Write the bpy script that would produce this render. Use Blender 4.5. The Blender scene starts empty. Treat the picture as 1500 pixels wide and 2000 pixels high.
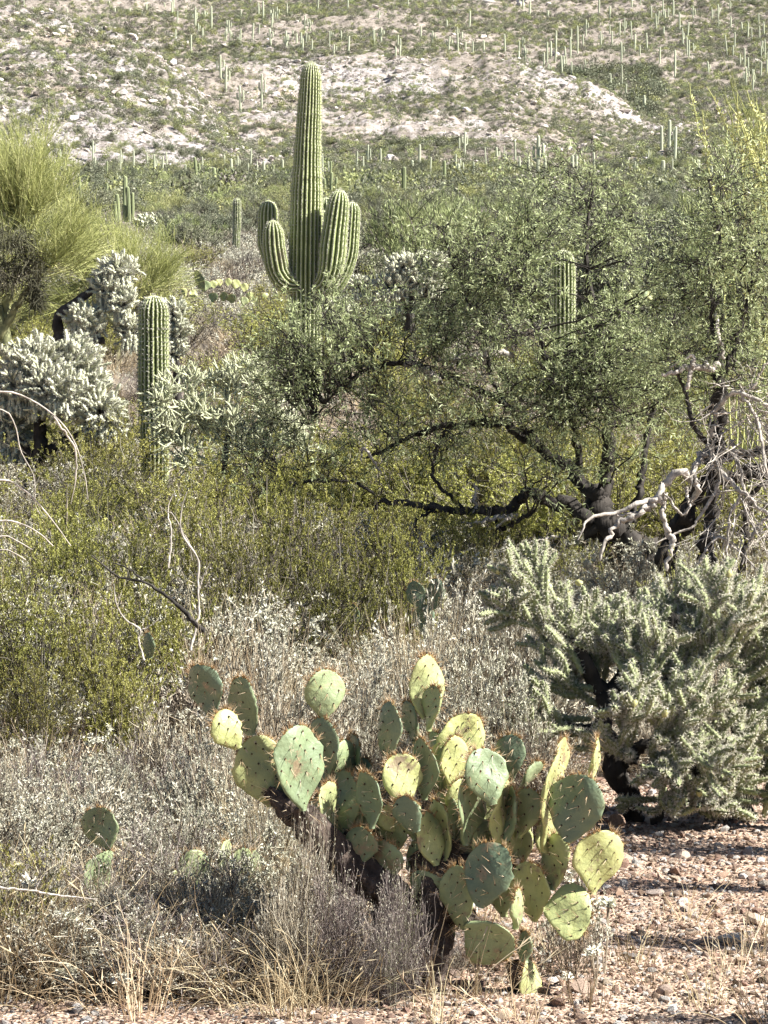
import bpy, math
import numpy as np
from mathutils import Vector

rad = math.radians
RNG = np.random.default_rng(7)
HAZE = 0
sc = bpy.context.scene
COL = sc.collection

# ------------------------------------------------------------------ camera, sky, sun, exposure
FPX, HROW, CXP, CAMZ = 6000.0, 890.0, 750.0, 1.6      # focal length in photo pixels, horizon row, centre column, eye height
cam_d = bpy.data.cameras.new("camera")
cam = bpy.data.objects.new("camera", cam_d); COL.objects.link(cam)
cam.location = (0, 0, CAMZ); cam.rotation_euler = (rad(90), 0, 0)
cam_d.sensor_fit = 'VERTICAL'; cam_d.sensor_height = 36.0; cam_d.lens = 36.0 * FPX / 2000.0
cam_d.shift_y = -(1000.0 - HROW) / 2000.0
cam_d.clip_start = 0.1; cam_d.clip_end = 6000
sc.camera = cam
SUN_EL, SUN_AZ = rad(41), rad(103)      # azimuth clockwise from the view direction (+Y): from the right, a little behind the camera
sun_vec = Vector((math.sin(SUN_AZ) * math.cos(SUN_EL), math.cos(SUN_AZ) * math.cos(SUN_EL), math.sin(SUN_EL)))
world = bpy.data.worlds.new("World"); sc.world = world; world.use_nodes = True
wn = world.node_tree.nodes; wl = world.node_tree.links
sky = wn.new('ShaderNodeTexSky'); sky.sky_type = 'NISHITA'; sky.sun_disc = False
sky.sun_elevation = SUN_EL; sky.sun_rotation = SUN_AZ; sky.air_density = 0.7; sky.dust_density = 0.6; sky.altitude = 1200
wl.new(sky.outputs[0], wn['Background'].inputs[0]); wn['Background'].inputs[1].default_value = 0.05
sl = bpy.data.lights.new("sun", 'SUN'); sl.energy = 5.0; sl.angle = rad(0.53); sl.color = (1.0, 0.975, 0.925)
so = bpy.data.objects.new("sun", sl); COL.objects.link(so); so.rotation_euler = sun_vec.to_track_quat('Z', 'Y').to_euler(); so.location = (60, -30, 60)
vs = sc.view_settings; sc.display_settings.display_device = 'sRGB'
vs.view_transform = 'Standard'; vs.look = 'None'; vs.exposure = 1.5; vs.gamma = 1.0; vs.use_curve_mapping = False
sc.cycles.max_bounces = 3; sc.cycles.diffuse_bounces = 1; sc.cycles.glossy_bounces = 1; sc.cycles.transmission_bounces = 2
sc.cycles.caustics_reflective = False; sc.cycles.caustics_refractive = False

# ------------------------------------------------------------------ noise and terrain
def _hash(ix, iy, seed):
    h = (ix.astype(np.int64) * 374761393 + iy.astype(np.int64) * 668265263 + seed * 974711) & 0x7fffffff
    h = ((h ^ (h >> 13)) * 1274126177) & 0x7fffffff
    return ((h ^ (h >> 16)) & 0xffff) / 65535.0
def vnoise(x, y, seed=0):
    ix = np.floor(x); iy = np.floor(y); fx = x - ix; fy = y - iy
    fx = fx * fx * (3 - 2 * fx); fy = fy * fy * (3 - 2 * fy)
    a = _hash(ix, iy, seed); b = _hash(ix + 1, iy, seed); c = _hash(ix, iy + 1, seed); d = _hash(ix + 1, iy + 1, seed)
    return (a * (1 - fx) + b * fx) * (1 - fy) + (c * (1 - fx) + d * fx) * fy * 1.0
def fbm(x, y, octv=4, seed=0):
    s = 0; a = 0.5; n = 0
    for k in range(octv):
        s = s + a * vnoise(x * 2 ** k + 17.3 * k, y * 2 ** k - 9.1 * k, seed + k); n += a; a *= 0.5
    return s / n
_bd = np.array([13, 16, 20, 25, 32, 45, 60, 80, 110, 140, 200, 280, 400, 500, 700, 900, 1000, 1200, 1500, 1800, 2400, 3200])
_br = np.array([1628, 1465, 1320, 1185, 1015, 850, 705, 605, 525, 482, 440, 405, 362, 338, 305, 262, 215, 110, -20, -110, -230, -300.])
R1U = np.array([-2500, -700, 0, 60, 130, 220, 280, 330, 380, 430, 480, 520, 570, 800])
R1R = np.array([-240, -160, 15, 25, 40, 62, 95, 130, 175, 235, 292, 332, 380, 600.])
R2U = np.array([-600, 0, 300, 450, 560, 700, 1000, 1060, 1150, 1200, 1240, 1300, 1400, 1700])
R2R = np.array([20, 45, 72, 88, 100, 112, 112, 130, 165, 192, 218, 262, 330, 520.])
def G(x, y):
    x = np.asarray(x, float); y = np.asarray(y, float)
    d = np.maximum(np.hypot(x, y), 0.01); front = y > 0.15 * d
    yy = np.where(front, np.maximum(y, 0.01), 0.15 * d)
    u = np.clip(CXP + FPX * x / yy, -2500, 3600)
    dd = np.where(front, y / np.maximum(d, .01) * d, yy); dd = np.where(np.abs(x) < 0.4 * np.maximum(yy, 1e-6), yy, d)
    row = np.interp(np.log(np.maximum(dd, 13)), np.log(_bd), _br)
    z = CAMZ + (HROW - row) / FPX * np.maximum(dd, 13)
    far = np.clip((dd - 350) / 200, 0, 1)
    z = z + far * (fbm(x / 90, y / 90, 3, 5) - 0.5) * 14
    def ridge(d0, d1, rf, ru, rr, wob, sd):
        dw = dd + (fbm(x / 60, y / 60, 3, sd) - 0.5) * wob
        s = np.clip((dw - d0) / (d1 - d0), 0, 1)
        rc = np.interp(u, ru, rr)
        r = rf + (rc - rf) * s
        zr = CAMZ + (HROW - r) / FPX * dd
        zr = np.where(dw > d1, zr - (dw - d1) * 0.28, zr)
        return np.where(dw < d0, -1e3, zr)
    z1 = ridge(470, 640, 345, R1U, R1R, 60, 11); z2 = ridge(660, 850, 305, R2U, R2R, 50, 31)
    z = np.maximum(z, np.maximum(z1, z2))
    rg = 1 - np.abs(2 * fbm(x / 11, y / 11, 4, 21) - 1)
    z = z + far * ((rg - 0.7) * 4.2 + (fbm(x / 3.6, y / 3.6, 3, 77) - .5) * 2.6)
    mid = np.clip((d - 14) / 40, 0, 1) * (1 - far)
    z = z + mid * (fbm(x / 9, y / 9, 3, 3) - 0.5) * 0.8
    near = 1 - np.clip((d - 14) / 60, 0, 1)
    z = z + near * ((fbm(x / 1.1, y / 1.1, 3, 8) - .5) * .05 + (fbm(x / .16, y / .16, 2, 9) - .5) * .012)
    back = np.clip((0.25 * d - y) / (0.4 * d), 0, 1)
    return z * (1 - back) + np.minimum(z, 0.0) * back
def W(u, row, d):
    return np.array([(u - CXP) / FPX * d, d, CAMZ + (HROW - row) / FPX * d])
_ds = np.exp(np.linspace(np.log(8), np.log(2400), 1500))
def ground_at(u, row, dmin=8.0):
    """distance at which the line of sight through (u,row) meets the ground beyond dmin"""
    x = (u - CXP) / FPX * _ds; z = G(x, _ds); zr = CAMZ + (HROW - row) / FPX * _ds
    hit = np.nonzero((z >= zr) & (_ds > dmin))[0]
    return float(_ds[hit[0]]) if len(hit) else 2300.0

# ------------------------------------------------------------------ materials
def new_mat(name):
    m = bpy.data.materials.new(name); m.use_nodes = True
    return m, m.node_tree.nodes, m.node_tree.links
def ramp(nodes, stops):
    r = nodes.new('ShaderNodeValToRGB'); e = r.color_ramp.elements
    while len(e) < len(stops): e.new(0.5)
    for i, (p, c) in enumerate(stops):
        e[i].position = p; e[i].color = (*c, 1)
    return r
def attr_mat(name, stops, rough=0.75, hue=0.02, val=0.25, trans=0.0, bump=None, spec=0.25, noise=None):
    """colour from the 'var' attribute through a ramp, shifted a little per object; optional leaf translucency and bump"""
    m, n, l = new_mat(name); b = n['Principled BSDF']
    at = n.new('ShaderNodeAttribute'); at.attribute_name = 'var'
    r = ramp(n, stops); l.new(at.outputs['Fac'], r.inputs[0]); col = r.outputs[0]
    oi = n.new('ShaderNodeObjectInfo')
    if noise:
        tc = n.new('ShaderNodeTexCoord'); nz = n.new('ShaderNodeTexNoise'); nz.inputs['Scale'].default_value = noise[0]; nz.inputs['Detail'].default_value = 5
        l.new(tc.outputs['Object'], nz.inputs['Vector'])
        mr = n.new('ShaderNodeMapRange'); mr.inputs[1].default_value = 0.35; mr.inputs[2].default_value = 0.65; mr.inputs[3].default_value = 1 - noise[1]; mr.inputs[4].default_value = 1 + noise[1]
        l.new(nz.outputs[0], mr.inputs[0])
        mm = n.new('ShaderNodeVectorMath'); mm.operation = 'SCALE'; l.new(col, mm.inputs[0]); l.new(mr.outputs[0], mm.inputs['Scale']); col = mm.outputs[0]
    hs = n.new('ShaderNodeHueSaturation')
    h1 = n.new('ShaderNodeMapRange'); h1.inputs[3].default_value = 0.5 - hue; h1.inputs[4].default_value = 0.5 + hue; l.new(oi.outputs['Random'], h1.inputs[0]); l.new(h1.outputs[0], hs.inputs['Hue'])
    mu = n.new('ShaderNodeMath'); mu.operation = 'FRACT'; m7 = n.new('ShaderNodeMath'); m7.operation = 'MULTIPLY'; m7.inputs[1].default_value = 7.13
    l.new(oi.outputs['Random'], m7.inputs[0]); l.new(m7.outputs[0], mu.inputs[0])
    v1 = n.new('ShaderNodeMapRange'); v1.inputs[3].default_value = 1 - val; v1.inputs[4].default_value = 1 + val; l.new(mu.outputs[0], v1.inputs[0]); l.new(v1.outputs[0], hs.inputs['Value'])
    l.new(col, hs.inputs['Color']); l.new(hs.outputs[0], b.inputs['Base Color'])
    b.inputs['Roughness'].default_value = rough; b.inputs['Specular IOR Level'].default_value = spec
    if bump:
        tc = n.new('ShaderNodeTexCoord'); nz = n.new('ShaderNodeTexNoise'); nz.inputs['Scale'].default_value = bump[0]; nz.inputs['Detail'].default_value = 6
        mp = n.new('ShaderNodeMapping'); mp.inputs['Scale'].default_value = (1, 1, bump[2] if len(bump) > 2 else 1); l.new(tc.outputs['Object'], mp.inputs[0]); l.new(mp.outputs[0], nz.inputs['Vector'])
        bp = n.new('ShaderNodeBump'); bp.inputs['Strength'].default_value = 0.9; bp.inputs['Distance'].default_value = bump[1]; l.new(nz.outputs[0], bp.inputs['Height']); l.new(bp.outputs[0], b.inputs['Normal'])
    if trans > 0:
        t = n.new('ShaderNodeBsdfTranslucent'); l.new(hs.outputs[0], t.inputs[0])
        mx = n.new('ShaderNodeMixShader'); mx.inputs[0].default_value = trans
        l.new(b.outputs[0], mx.inputs[1]); l.new(t.outputs[0], mx.inputs[2]); l.new(mx.outputs[0], n['Material Output'].inputs[0])
    return m
M = {}
M['creosote'] = attr_mat('creosote_leaf', [(0, (.09, .09, .02)), (.5, (.34, .335, .075)), (1, (.74, .72, .27))], .45, .010, .15, .3)
M['creosote_dark_shade'] = attr_mat('dark_shade_creosote_leaf', [(0, (.05, .055, .014)), (.5, (.19, .19, .045)), (1, (.48, .46, .13))], .45, .010, .15, .3)  # creosote copy with mesquite shade put into the colour, also used for variety
M['creosote_twig'] = attr_mat('creosote_twig', [(0, (.03, .024, .018)), (.7, (.13, .11, .085)), (1, (.62, .56, .45))], .8)
M['brittle'] = attr_mat('pale_leaf', [(0, (.19, .18, .12)), (.45, (.43, .41, .30)), (1, (.84, .81, .67))], .7, .01, .12, .04)
M['brittle_twig'] = attr_mat('grey_twig', [(0, (.015, .011, .008)), (.55, (.09, .07, .052)), (.75, (.40, .33, .24)), (1, (.86, .77, .60))], .8, .01, .1)
M['bursage_twig'] = attr_mat('bursage_twig', [(0, (.03, .022, .022)), (.5, (.12, .095, .085)), (1, (.46, .39, .34))], .8, .01, .1)
M['grass'] = attr_mat('dry_grass', [(0, (.22, .15, .08)), (.5, (.48, .37, .22)), (1, (.72, .62, .42))], .7, .01, .12, .15)
M['mesq_leaf'] = attr_mat('mesquite_leaf', [(0, (.12, .15, .06)), (.5, (.42, .47, .22)), (1, (.82, .85, .52))], .45, .008, .06, .3)
M['mesq_leaf_warm'] = attr_mat('mesquite_leaf_warm', [(0, (.15, .16, .055)), (.5, (.46, .465, .20)), (1, (.82, .80, .44))], .45, .008, .06, .3)
M['bark'] = attr_mat('dark_bark', [(0, (.014, .012, .010)), (1, (.075, .065, .055))], .9, 0, .05, 0, (28, .02, .25), noise=(9, .45))
M['deadwood'] = attr_mat('dead_wood', [(0, (.22, .19, .165)), (1, (.60, .54, .46))], .85, 0, .05, 0, (40, .008, .2), noise=(14, .35))
M['palo'] = attr_mat('palo_verde_twig', [(0, (.17, .19, .06)), (.5, (.42, .44, .15)), (1, (.76, .74, .36))], .6, .01, .1, .1)
M['palo_bark'] = attr_mat('palo_verde_bark', [(0, (.12, .13, .05)), (1, (.40, .38, .20))], .7, noise=(6, .3))
M['mistletoe'] = attr_mat('mistletoe', [(0, (.05, .045, .03)), (1, (.13, .12, .07))], .8)
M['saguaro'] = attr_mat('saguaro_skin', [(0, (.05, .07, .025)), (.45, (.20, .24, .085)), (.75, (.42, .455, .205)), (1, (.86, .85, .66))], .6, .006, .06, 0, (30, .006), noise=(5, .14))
M['saguaro_spine'] = attr_mat('saguaro_spine', [(0, (.30, .28, .22)), (1, (.74, .71, .60))], .7, 0, .05)
M['pad'] = attr_mat('pad_skin', [(0, (.12, .165, .105)), (.5, (.25, .30, .155)), (1, (.47, .48, .19))], .48, .008, .06, 0, (38, .006), .35, noise=(11, .13))  # dark end painted for shaded pads, yellow end for sunlit; hues partly real
M['spine'] = attr_mat('pad_spine', [(0, (.10, .05, .03)), (.5, (.42, .27, .13)), (1, (.75, .63, .45))], .6, 0, .05)
M['areole'] = attr_mat('areole', [(0, (.035, .028, .02)), (1, (.09, .055, .03))], .9, 0, .05)
M['glochid'] = attr_mat('glochid', [(0, (.22, .12, .05)), (1, (.60, .40, .17))], .8, 0, .05)
M['cholla'] = attr_mat('cholla_skin', [(0, (.07, .085, .04)), (.55, (.36, .385, .20)), (1, (.74, .75, .50))], .7, .008, .08)
M['cholla_spine'] = attr_mat('cholla_spine', [(0, (.48, .44, .32)), (1, (.84, .80, .66))], .75, 0, .05)
M['white_joint'] = attr_mat('white_cholla_skin', [(0, (.24, .27, .13)), (.5, (.60, .61, .42)), (1, (.87, .85, .68))], .8, .005, .05)
M['woody'] = attr_mat('woody_cactus', [(0, (.02, .015, .012)), (1, (.20, .15, .12))], .9, 0, .05, 0, (45, .02), noise=(16, .5))
M['fruit'] = attr_mat('yellow_fruit', [(0, (.30, .30, .12)), (1, (.48, .46, .20))], .6)
M['scrub'] = attr_mat('scrub_leaf', [(0, (.045, .052, .03)), (.5, (.175, .185, .115)), (1, (.44, .44, .30))], .7, .022, .3, .15)
M['scrub_light'] = attr_mat('light_scrub_leaf', [(0, (.12, .14, .055)), (.5, (.30, .32, .13)), (1, (.54, .55, .26))], .7, .02, .25, .15)
M['scrub_grey'] = attr_mat('grey_scrub_leaf', [(0, (.10, .085, .07)), (.5, (.23, .205, .17)), (1, (.42, .38, .33))], .8, .015, .2)
M['scrub_wood'] = attr_mat('scrub_wood', [(0, (.05, .042, .035)), (1, (.18, .155, .13))], .9)
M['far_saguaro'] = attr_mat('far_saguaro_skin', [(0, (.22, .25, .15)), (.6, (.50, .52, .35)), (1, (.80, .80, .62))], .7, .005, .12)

def add_scars(m, scale, lo, hi, colr):
    """dry corky patches with a shape of their own, laid over a skin colour"""
    n = m.node_tree.nodes; l = m.node_tree.links; b = n['Principled BSDF']; src = b.inputs['Base Color'].links[0].from_socket
    tc = n.new('ShaderNodeTexCoord'); oi = n.new('ShaderNodeObjectInfo'); ad = n.new('ShaderNodeVectorMath'); ad.operation = 'ADD'; sc_ = n.new('ShaderNodeMath'); sc_.operation = 'MULTIPLY'; sc_.inputs[1].default_value = 37
    l.new(oi.outputs['Random'], sc_.inputs[0]); l.new(tc.outputs['Object'], ad.inputs[0]); l.new(sc_.outputs[0], ad.inputs[1])
    nz = n.new('ShaderNodeTexNoise'); nz.inputs['Scale'].default_value = scale; nz.inputs['Detail'].default_value = 9; nz.inputs['Roughness'].default_value = .7; l.new(ad.outputs[0], nz.inputs['Vector'])
    mr = n.new('ShaderNodeMapRange'); mr.inputs[1].default_value = lo; mr.inputs[2].default_value = hi; l.new(nz.outputs[0], mr.inputs[0])
    mx = n.new('ShaderNodeMix'); mx.data_type = 'RGBA'; l.new(mr.outputs[0], mx.inputs[0]); l.new(src, mx.inputs[6]); mx.inputs[7].default_value = (*colr, 1); l.new(mx.outputs[2], b.inputs['Base Color'])
add_scars(M['pad'], 9, .57, .64, (.27, .21, .13)); add_scars(M['pad'], 26, .62, .68, (.42, .38, .26)); add_scars(M['pad'], 3.5, .56, .78, (.33, .33, .16)); add_scars(M['saguaro'], 1.6, .60, .72, (.20, .17, .11))
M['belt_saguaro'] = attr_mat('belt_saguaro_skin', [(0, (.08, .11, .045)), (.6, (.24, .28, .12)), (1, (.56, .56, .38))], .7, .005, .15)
def ground_mat():
    m, n, l = new_mat('desert_ground'); b = n['Principled BSDF']; tc = n.new('ShaderNodeTexCoord')
    def nz(scale, det=6, rough=.6):
        t = n.new('ShaderNodeTexNoise'); t.inputs['Scale'].default_value = scale; t.inputs['Detail'].default_value = det; t.inputs['Roughness'].default_value = rough
        l.new(tc.outputs['Object'], t.inputs['Vector']); return t.outputs[0]
    def mix(f, a, c, fr=(0.4, 0.6)):
        mr = n.new('ShaderNodeMapRange'); mr.inputs[1].default_value = fr[0]; mr.inputs[2].default_value = fr[1]; l.new(f, mr.inputs[0])
        x = n.new('ShaderNodeMix'); x.data_type = 'RGBA'; l.new(mr.outputs[0], x.inputs[0])
        for s, k in ((a, 6), (c, 7)):
            if isinstance(s, tuple): x.inputs[k].default_value = (*s, 1)
            else: l.new(s, x.inputs[k])
        return x.outputs[2]
    near = mix(nz(9, 8, .7), (.29, .18, .12), (.54, .40, .30), (.38, .62))
    near = mix(nz(1.3), near, (.49, .36, .27), (.35, .75))
    vor = n.new('ShaderNodeTexVoronoi'); vor.inputs['Scale'].default_value = 75; l.new(tc.outputs['Object'], vor.inputs['Vector'])
    hsv = n.new('ShaderNodeHueSaturation'); l.new(near, hsv.inputs['Color'])
    sp = n.new('ShaderNodeSeparateColor'); l.new(vor.outputs['Color'], sp.inputs[0])
    mr = n.new('ShaderNodeMapRange'); mr.inputs[3].default_value = .65; mr.inputs[4].default_value = 1.45; l.new(sp.outputs[0], mr.inputs[0]); l.new(mr.outputs[0], hsv.inputs['Value'])
    near = hsv.outputs[0]
    soil = mix(nz(.4, 12, .8), (.19, .16, .12), (.50, .43, .37), (.38, .6))
    rock = mix(nz(.55, 12, .8), (.26, .215, .185), (.70, .64, .61), (.40, .56))
    rock = mix(nz(.035, 5), rock, (.56, .45, .33), (.5, .7))
    ar = n.new('ShaderNodeAttribute'); ar.attribute_name = 'rock'
    ad = n.new('ShaderNodeMath'); ad.operation = 'MULTIPLY_ADD'; l.new(nz(.18, 9, .7), ad.inputs[0]); ad.inputs[1].default_value = 1.4; l.new(ar.outputs['Fac'], ad.inputs[2])
    far = mix(ad.outputs[0], soil, rock, (1.0, 1.35))
    af = n.new('ShaderNodeAttribute'); af.attribute_name = 'far'
    col = mix(af.outputs['Fac'], near, far, (0.0, 1.0)); l.new(col, b.inputs['Base Color'])
    b.inputs['Roughness'].default_value = .95; b.inputs['Specular IOR Level'].default_value = .1
    bp = n.new('ShaderNodeBump'); bp.inputs['Strength'].default_value = .8; bp.inputs['Distance'].default_value = .012; l.new(vor.outputs['Distance'], bp.inputs['Height'])
    bp2 = n.new('ShaderNodeBump'); bp2.inputs['Strength'].default_value = 1.0; bp2.inputs['Distance'].default_value = 1.1; l.new(nz(.9, 10, .8), bp2.inputs['Height'])
    bm = n.new('ShaderNodeMath'); bm.operation = 'MULTIPLY'; l.new(af.outputs['Fac'], bm.inputs[0]); bm.inputs[1].default_value = 1.0; l.new(bm.outputs[0], bp2.inputs['Strength'])
    l.new(bp.outputs[0], bp2.inputs['Normal']); l.new(bp2.outputs[0], b.inputs['Normal'])
    return m
M['ground'] = ground_mat()
M['stone'] = attr_mat('stone', [(0, (.17, .12, .10)), (.3, (.37, .245, .175)), (.6, (.53, .39, .29)), (.85, (.62, .51, .41)), (1, (.72, .68, .63))], .9, .012, .35, 0, (60, .01), noise=(25, .2))
M['pale_rock'] = attr_mat('pale_rock', [(0, (.38, .31, .25)), (1, (.64, .58, .53))], .95, .01, .1, 0, (1.2, .5), noise=(.7, .25))

# ------------------------------------------------------------------ mesh collecting
def norm(v):
    return v / np.maximum(np.linalg.norm(v, axis=-1, keepdims=True), 1e-9)
class MB:
    """gathers vertices, faces (all of one size per batch), per-vertex 'var' and material slot, then links ONE mesh object"""
    def __init__(s): s.v = []; s.f = []; s.a = []; s.n = 0; s.smooth = []
    def add(s, V, Fc, var=0.5, mi=0, smooth=False):
        V = np.asarray(V, float).reshape(-1, 3); Fc = np.asarray(Fc, np.int64)
        s.v.append(V); s.a.append(np.broadcast_to(np.asarray(var, float).ravel(), (len(V),)) if np.size(var) in (1, len(V)) else var)
        s.f.append((Fc + s.n, mi, smooth)); s.n += len(V); return s
    def mesh(s, name, mats):
        me = bpy.data.meshes.new(name)
        V = np.concatenate(s.v); me.vertices.add(len(V)); me.vertices.foreach_set('co', V.astype(np.float32).ravel())
        li = np.concatenate([f.ravel() for f, _, _ in s.f]); tot = np.concatenate([np.full(len(f), f.shape[1]) for f, _, _ in s.f])
        me.loops.add(len(li)); me.loops.foreach_set('vertex_index', li.astype(np.int32))
        st = np.concatenate([[0], np.cumsum(tot)[:-1]]); me.polygons.add(len(tot)); me.polygons.foreach_set('loop_start', st.astype(np.int32)); me.polygons.foreach_set('loop_total', tot.astype(np.int32))
        me.polygons.foreach_set('material_index', np.concatenate([np.full(len(f), m) for f, m, _ in s.f]).astype(np.int32))
        me.polygons.foreach_set('use_smooth', np.concatenate([np.full(len(f), sm) for f, _, sm in s.f]).astype(bool))
        at = me.attributes.new('var', 'FLOAT', 'POINT'); at.data.foreach_set('value', np.clip(np.concatenate(s.a), 0, 1).astype(np.float32))
        for m in mats: me.materials.append(M[m] if isinstance(m, str) else m)
        me.update(calc_edges=True); return me
def link(name, data, parent=None, loc=None, kind=None):
    o = bpy.data.objects.new(name, data); COL.objects.link(o)
    if parent is not None: o.parent = parent
    if loc is not None: o.location = loc
    if kind: o['kind'] = kind
    return o
def tag(o, label, cat, group=None, kind=None):
    o['label'] = label; o['category'] = cat
    if group: o['group'] = group
    if kind: o['kind'] = kind
    return o
def thing(name, label, cat, loc=(0, 0, 0), rz=0.0, scale=(1, 1, 1), group=None):
    o = bpy.data.objects.new(name, None); COL.objects.link(o); o.empty_display_size = 0.1
    o.location = loc; o.rotation_euler = (0, 0, rz); o.scale = scale
    return tag(o, label, cat, group)
def place(kit, name, label, cat, loc, rz=0.0, s=1.0, group=None, tilt=0.0):
    """kit = list of (part name, mesh, kind): a thing whose parts share mesh data with every other copy"""
    sc3 = s if isinstance(s, tuple) else (s, s, s)
    if len(kit) == 1:
        o = link(name, kit[0][1], None, loc); o.rotation_euler = (tilt, 0, rz); o.scale = sc3
        return tag(o, label, cat, group)
    o = thing(name, label, cat, loc, rz, sc3, group); o.rotation_euler = (tilt, 0, rz)
    for pn, me, kd in kit: link(pn, me, o, None, kd)
    return o

def tubes(P, R, S=3, cap=False):
    """P (N,K,3) polylines, R (N,K) radii -> vertices, quads"""
    P = np.asarray(P, float); R = np.asarray(R, float); N, K, _ = P.shape
    T = np.empty_like(P); T[:, 1:-1] = P[:, 2:] - P[:, :-2]; T[:, 0] = P[:, 1] - P[:, 0]; T[:, -1] = P[:, -1] - P[:, -2]; T = norm(T)
    mean = norm(P[:, -1] - P[:, 0] + 1e-6); ref = np.cross(mean, np.array([0.31, 0.87, 0.12])); bad = np.linalg.norm(ref, axis=1) < .15; ref[bad] = np.cross(mean[bad], [1, 0, 0]); ref = norm(ref)[:, None, :]
    A = norm(ref - (ref * T).sum(-1, keepdims=True) * T); B = np.cross(T, A)
    th = np.arange(S) / S * 2 * np.pi
    V = P[:, :, None, :] + R[:, :, None, None] * (np.cos(th)[None, None, :, None] * A[:, :, None, :] + np.sin(th)[None, None, :, None] * B[:, :, None, :])
    base = (np.arange(N) * K * S)[:, None, None] + (np.arange(K - 1) * S)[None, :, None] + np.arange(S)[None, None, :]
    nxt = (np.arange(N) * K * S)[:, None, None] + (np.arange(K - 1) * S)[None, :, None] + ((np.arange(S) + 1) % S)[None, None, :]
    Q = np.stack([base, nxt, nxt + S, base + S], -1).reshape(-1, 4)
    return V.reshape(-1, 3), Q
def rep(var, n): return np.repeat(np.asarray(var, float), n)
def rdir(n, rng): return norm(rng.normal(size=(n, 3)))
def on_lines(P, n, rng, tmin=0.0, tmax=1.0, idx=None):
    N, K, _ = P.shape
    if idx is None:
        L = np.linalg.norm(P[:, -1] - P[:, 0], axis=1) + 1e-6; idx = rng.choice(N, n, p=L / L.sum())
    t = rng.uniform(tmin, tmax, len(idx)) * (K - 1); i = np.minimum(t.astype(int), K - 2); f = (t - i)[:, None]
    a = P[idx, i]; b = P[idx, i + 1]
    return a * (1 - f) + b * f, norm(b - a)
def grow(pos, d0, L, K, wig, up, rng):
    """curved polylines from pos along d0, bending by wig and towards up"""
    n = len(pos); P = np.empty((n, K, 3)); P[:, 0] = pos; d = norm(d0); st = (np.broadcast_to(L, (n,)) / (K - 1))[:, None]
    for k in range(1, K):
        d = norm(d + rng.normal(size=(n, 3)) * wig + np.array([0, 0, up])); P[:, k] = P[:, k - 1] + d * st
    return P
def leaves(pos, d, L, Wd, rng, flat=0.0):
    """diamond leaves with a fold: 4 vertices, 2 triangles along the midrib"""
    n = len(pos); d = norm(d); r = rdir(n, rng); side = norm(np.cross(d, r)); nrm = np.cross(side, d)
    L = np.broadcast_to(L, (n,))[:, None]; Wd = np.broadcast_to(Wd, (n,))[:, None]
    tip = pos + d * L; mid = pos + d * L * .5
    V = np.stack([pos, mid + side * Wd * .5 + nrm * Wd * .15, tip, mid - side * Wd * .5 + nrm * Wd * .15], 1).reshape(-1, 3)
    b = np.arange(n)[:, None] * 4
    return V, np.concatenate([b + np.array([[0, 1, 2]]), b + np.array([[0, 2, 3]])], 0)
def spikes(pos, d, L, w, rng):
    """thin three-sided needles"""
    n = len(pos); d = norm(d); a = norm(np.cross(d, rdir(n, rng))); b = np.cross(d, a); w = np.broadcast_to(w, (n,))[:, None]; L = np.broadcast_to(L, (n,))[:, None]
    V = np.stack([pos + a * w, pos - a * w * .5 + b * w * .87, pos - a * w * .5 - b * w * .87, pos + d * L], 1).reshape(-1, 3)
    k = np.arange(n)[:, None] * 4
    return V, np.concatenate([k + np.array([[0, 1, 3]]), k + np.array([[1, 2, 3]]), k + np.array([[2, 0, 3]])], 0)
def in_ball(n, rng): return rdir(n, rng) * rng.uniform(0, 1, (n, 1)) ** (1 / 3)

# ------------------------------------------------------------------ ground
def build_ground():
    t_in = np.linspace(-.16, .16, 330); t_out = np.concatenate([np.linspace(.17, .6, 34), np.array([.8, 1.1, 1.6, 2.6, 5, 14])])
    az = np.arctan(np.concatenate([-t_out[::-1], t_in, t_out])); az = np.concatenate([az, np.linspace(az[-1], az[0] + 2 * np.pi, 14)[1:-1]])
    ds = [0.4, 1, 2, 3.5, 5, 6.5]
    # spacing that is even as the ground is seen from the standing height: fine where it is seen at a grazing angle
    d = 7.5
    while d < 3200:
        ds.append(d); d += min(max(0.0075 * d, 0.05), 4.5) if d < 1300 else 9
    ds = np.array(ds); A, D = np.meshgrid(az, ds); X = np.sin(A) * D; Y = np.cos(A) * D
    Z = G(X, Y); V = np.stack([X, Y, Z], -1).reshape(-1, 3); nr, nc = X.shape
    V = np.concatenate([V, [[0, 0, 0.0]]])
    i = np.arange(nr - 1)[:, None] * nc; j = np.arange(nc)[None, :]; jn = (j + 1) % nc
    Q = np.stack([i + j, i + nc + j, i + nc + jn, i + jn], -1).reshape(-1, 4)[:, ::-1]
    c = np.arange(nc); T = np.stack([np.full(nc, len(V) - 1), c, (c + 1) % nc], -1)[:, ::-1]
    mb = MB(); mb.add(V, Q, 0.5, 0, True); me = None
    mb.f.append((T, 0, True)); me = mb.mesh('ground', ['ground'])
    dd = np.append(D.ravel(), 0.4)
    far = np.clip((dd - 14) / 50, 0, 1); at = me.attributes.new('far', 'FLOAT', 'POINT'); at.data.foreach_set('value', far.astype(np.float32))
    x, y = V[:, 0], V[:, 1]; yy = np.maximum(y, .1); u = CXP + FPX * x / yy
    r = np.zeros(len(V)); m1 = (dd > 480) & (dd < 655) & (u < 620); m2 = (dd > 640) & (dd < 870)
    r = np.where(m1, .74, r); r = np.where(m2, .44, r); r = np.where(dd > 900, -.05, r)
    r = r + (fbm(x / 22, y / 34, 4, 51) - .5) * 1.1
    at = me.attributes.new('rock', 'FLOAT', 'POINT'); at.data.foreach_set('value', r.astype(np.float32))
    print('ground verts', len(V))
    return link('ground', me, kind='structure')
GROUND = build_ground()

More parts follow.
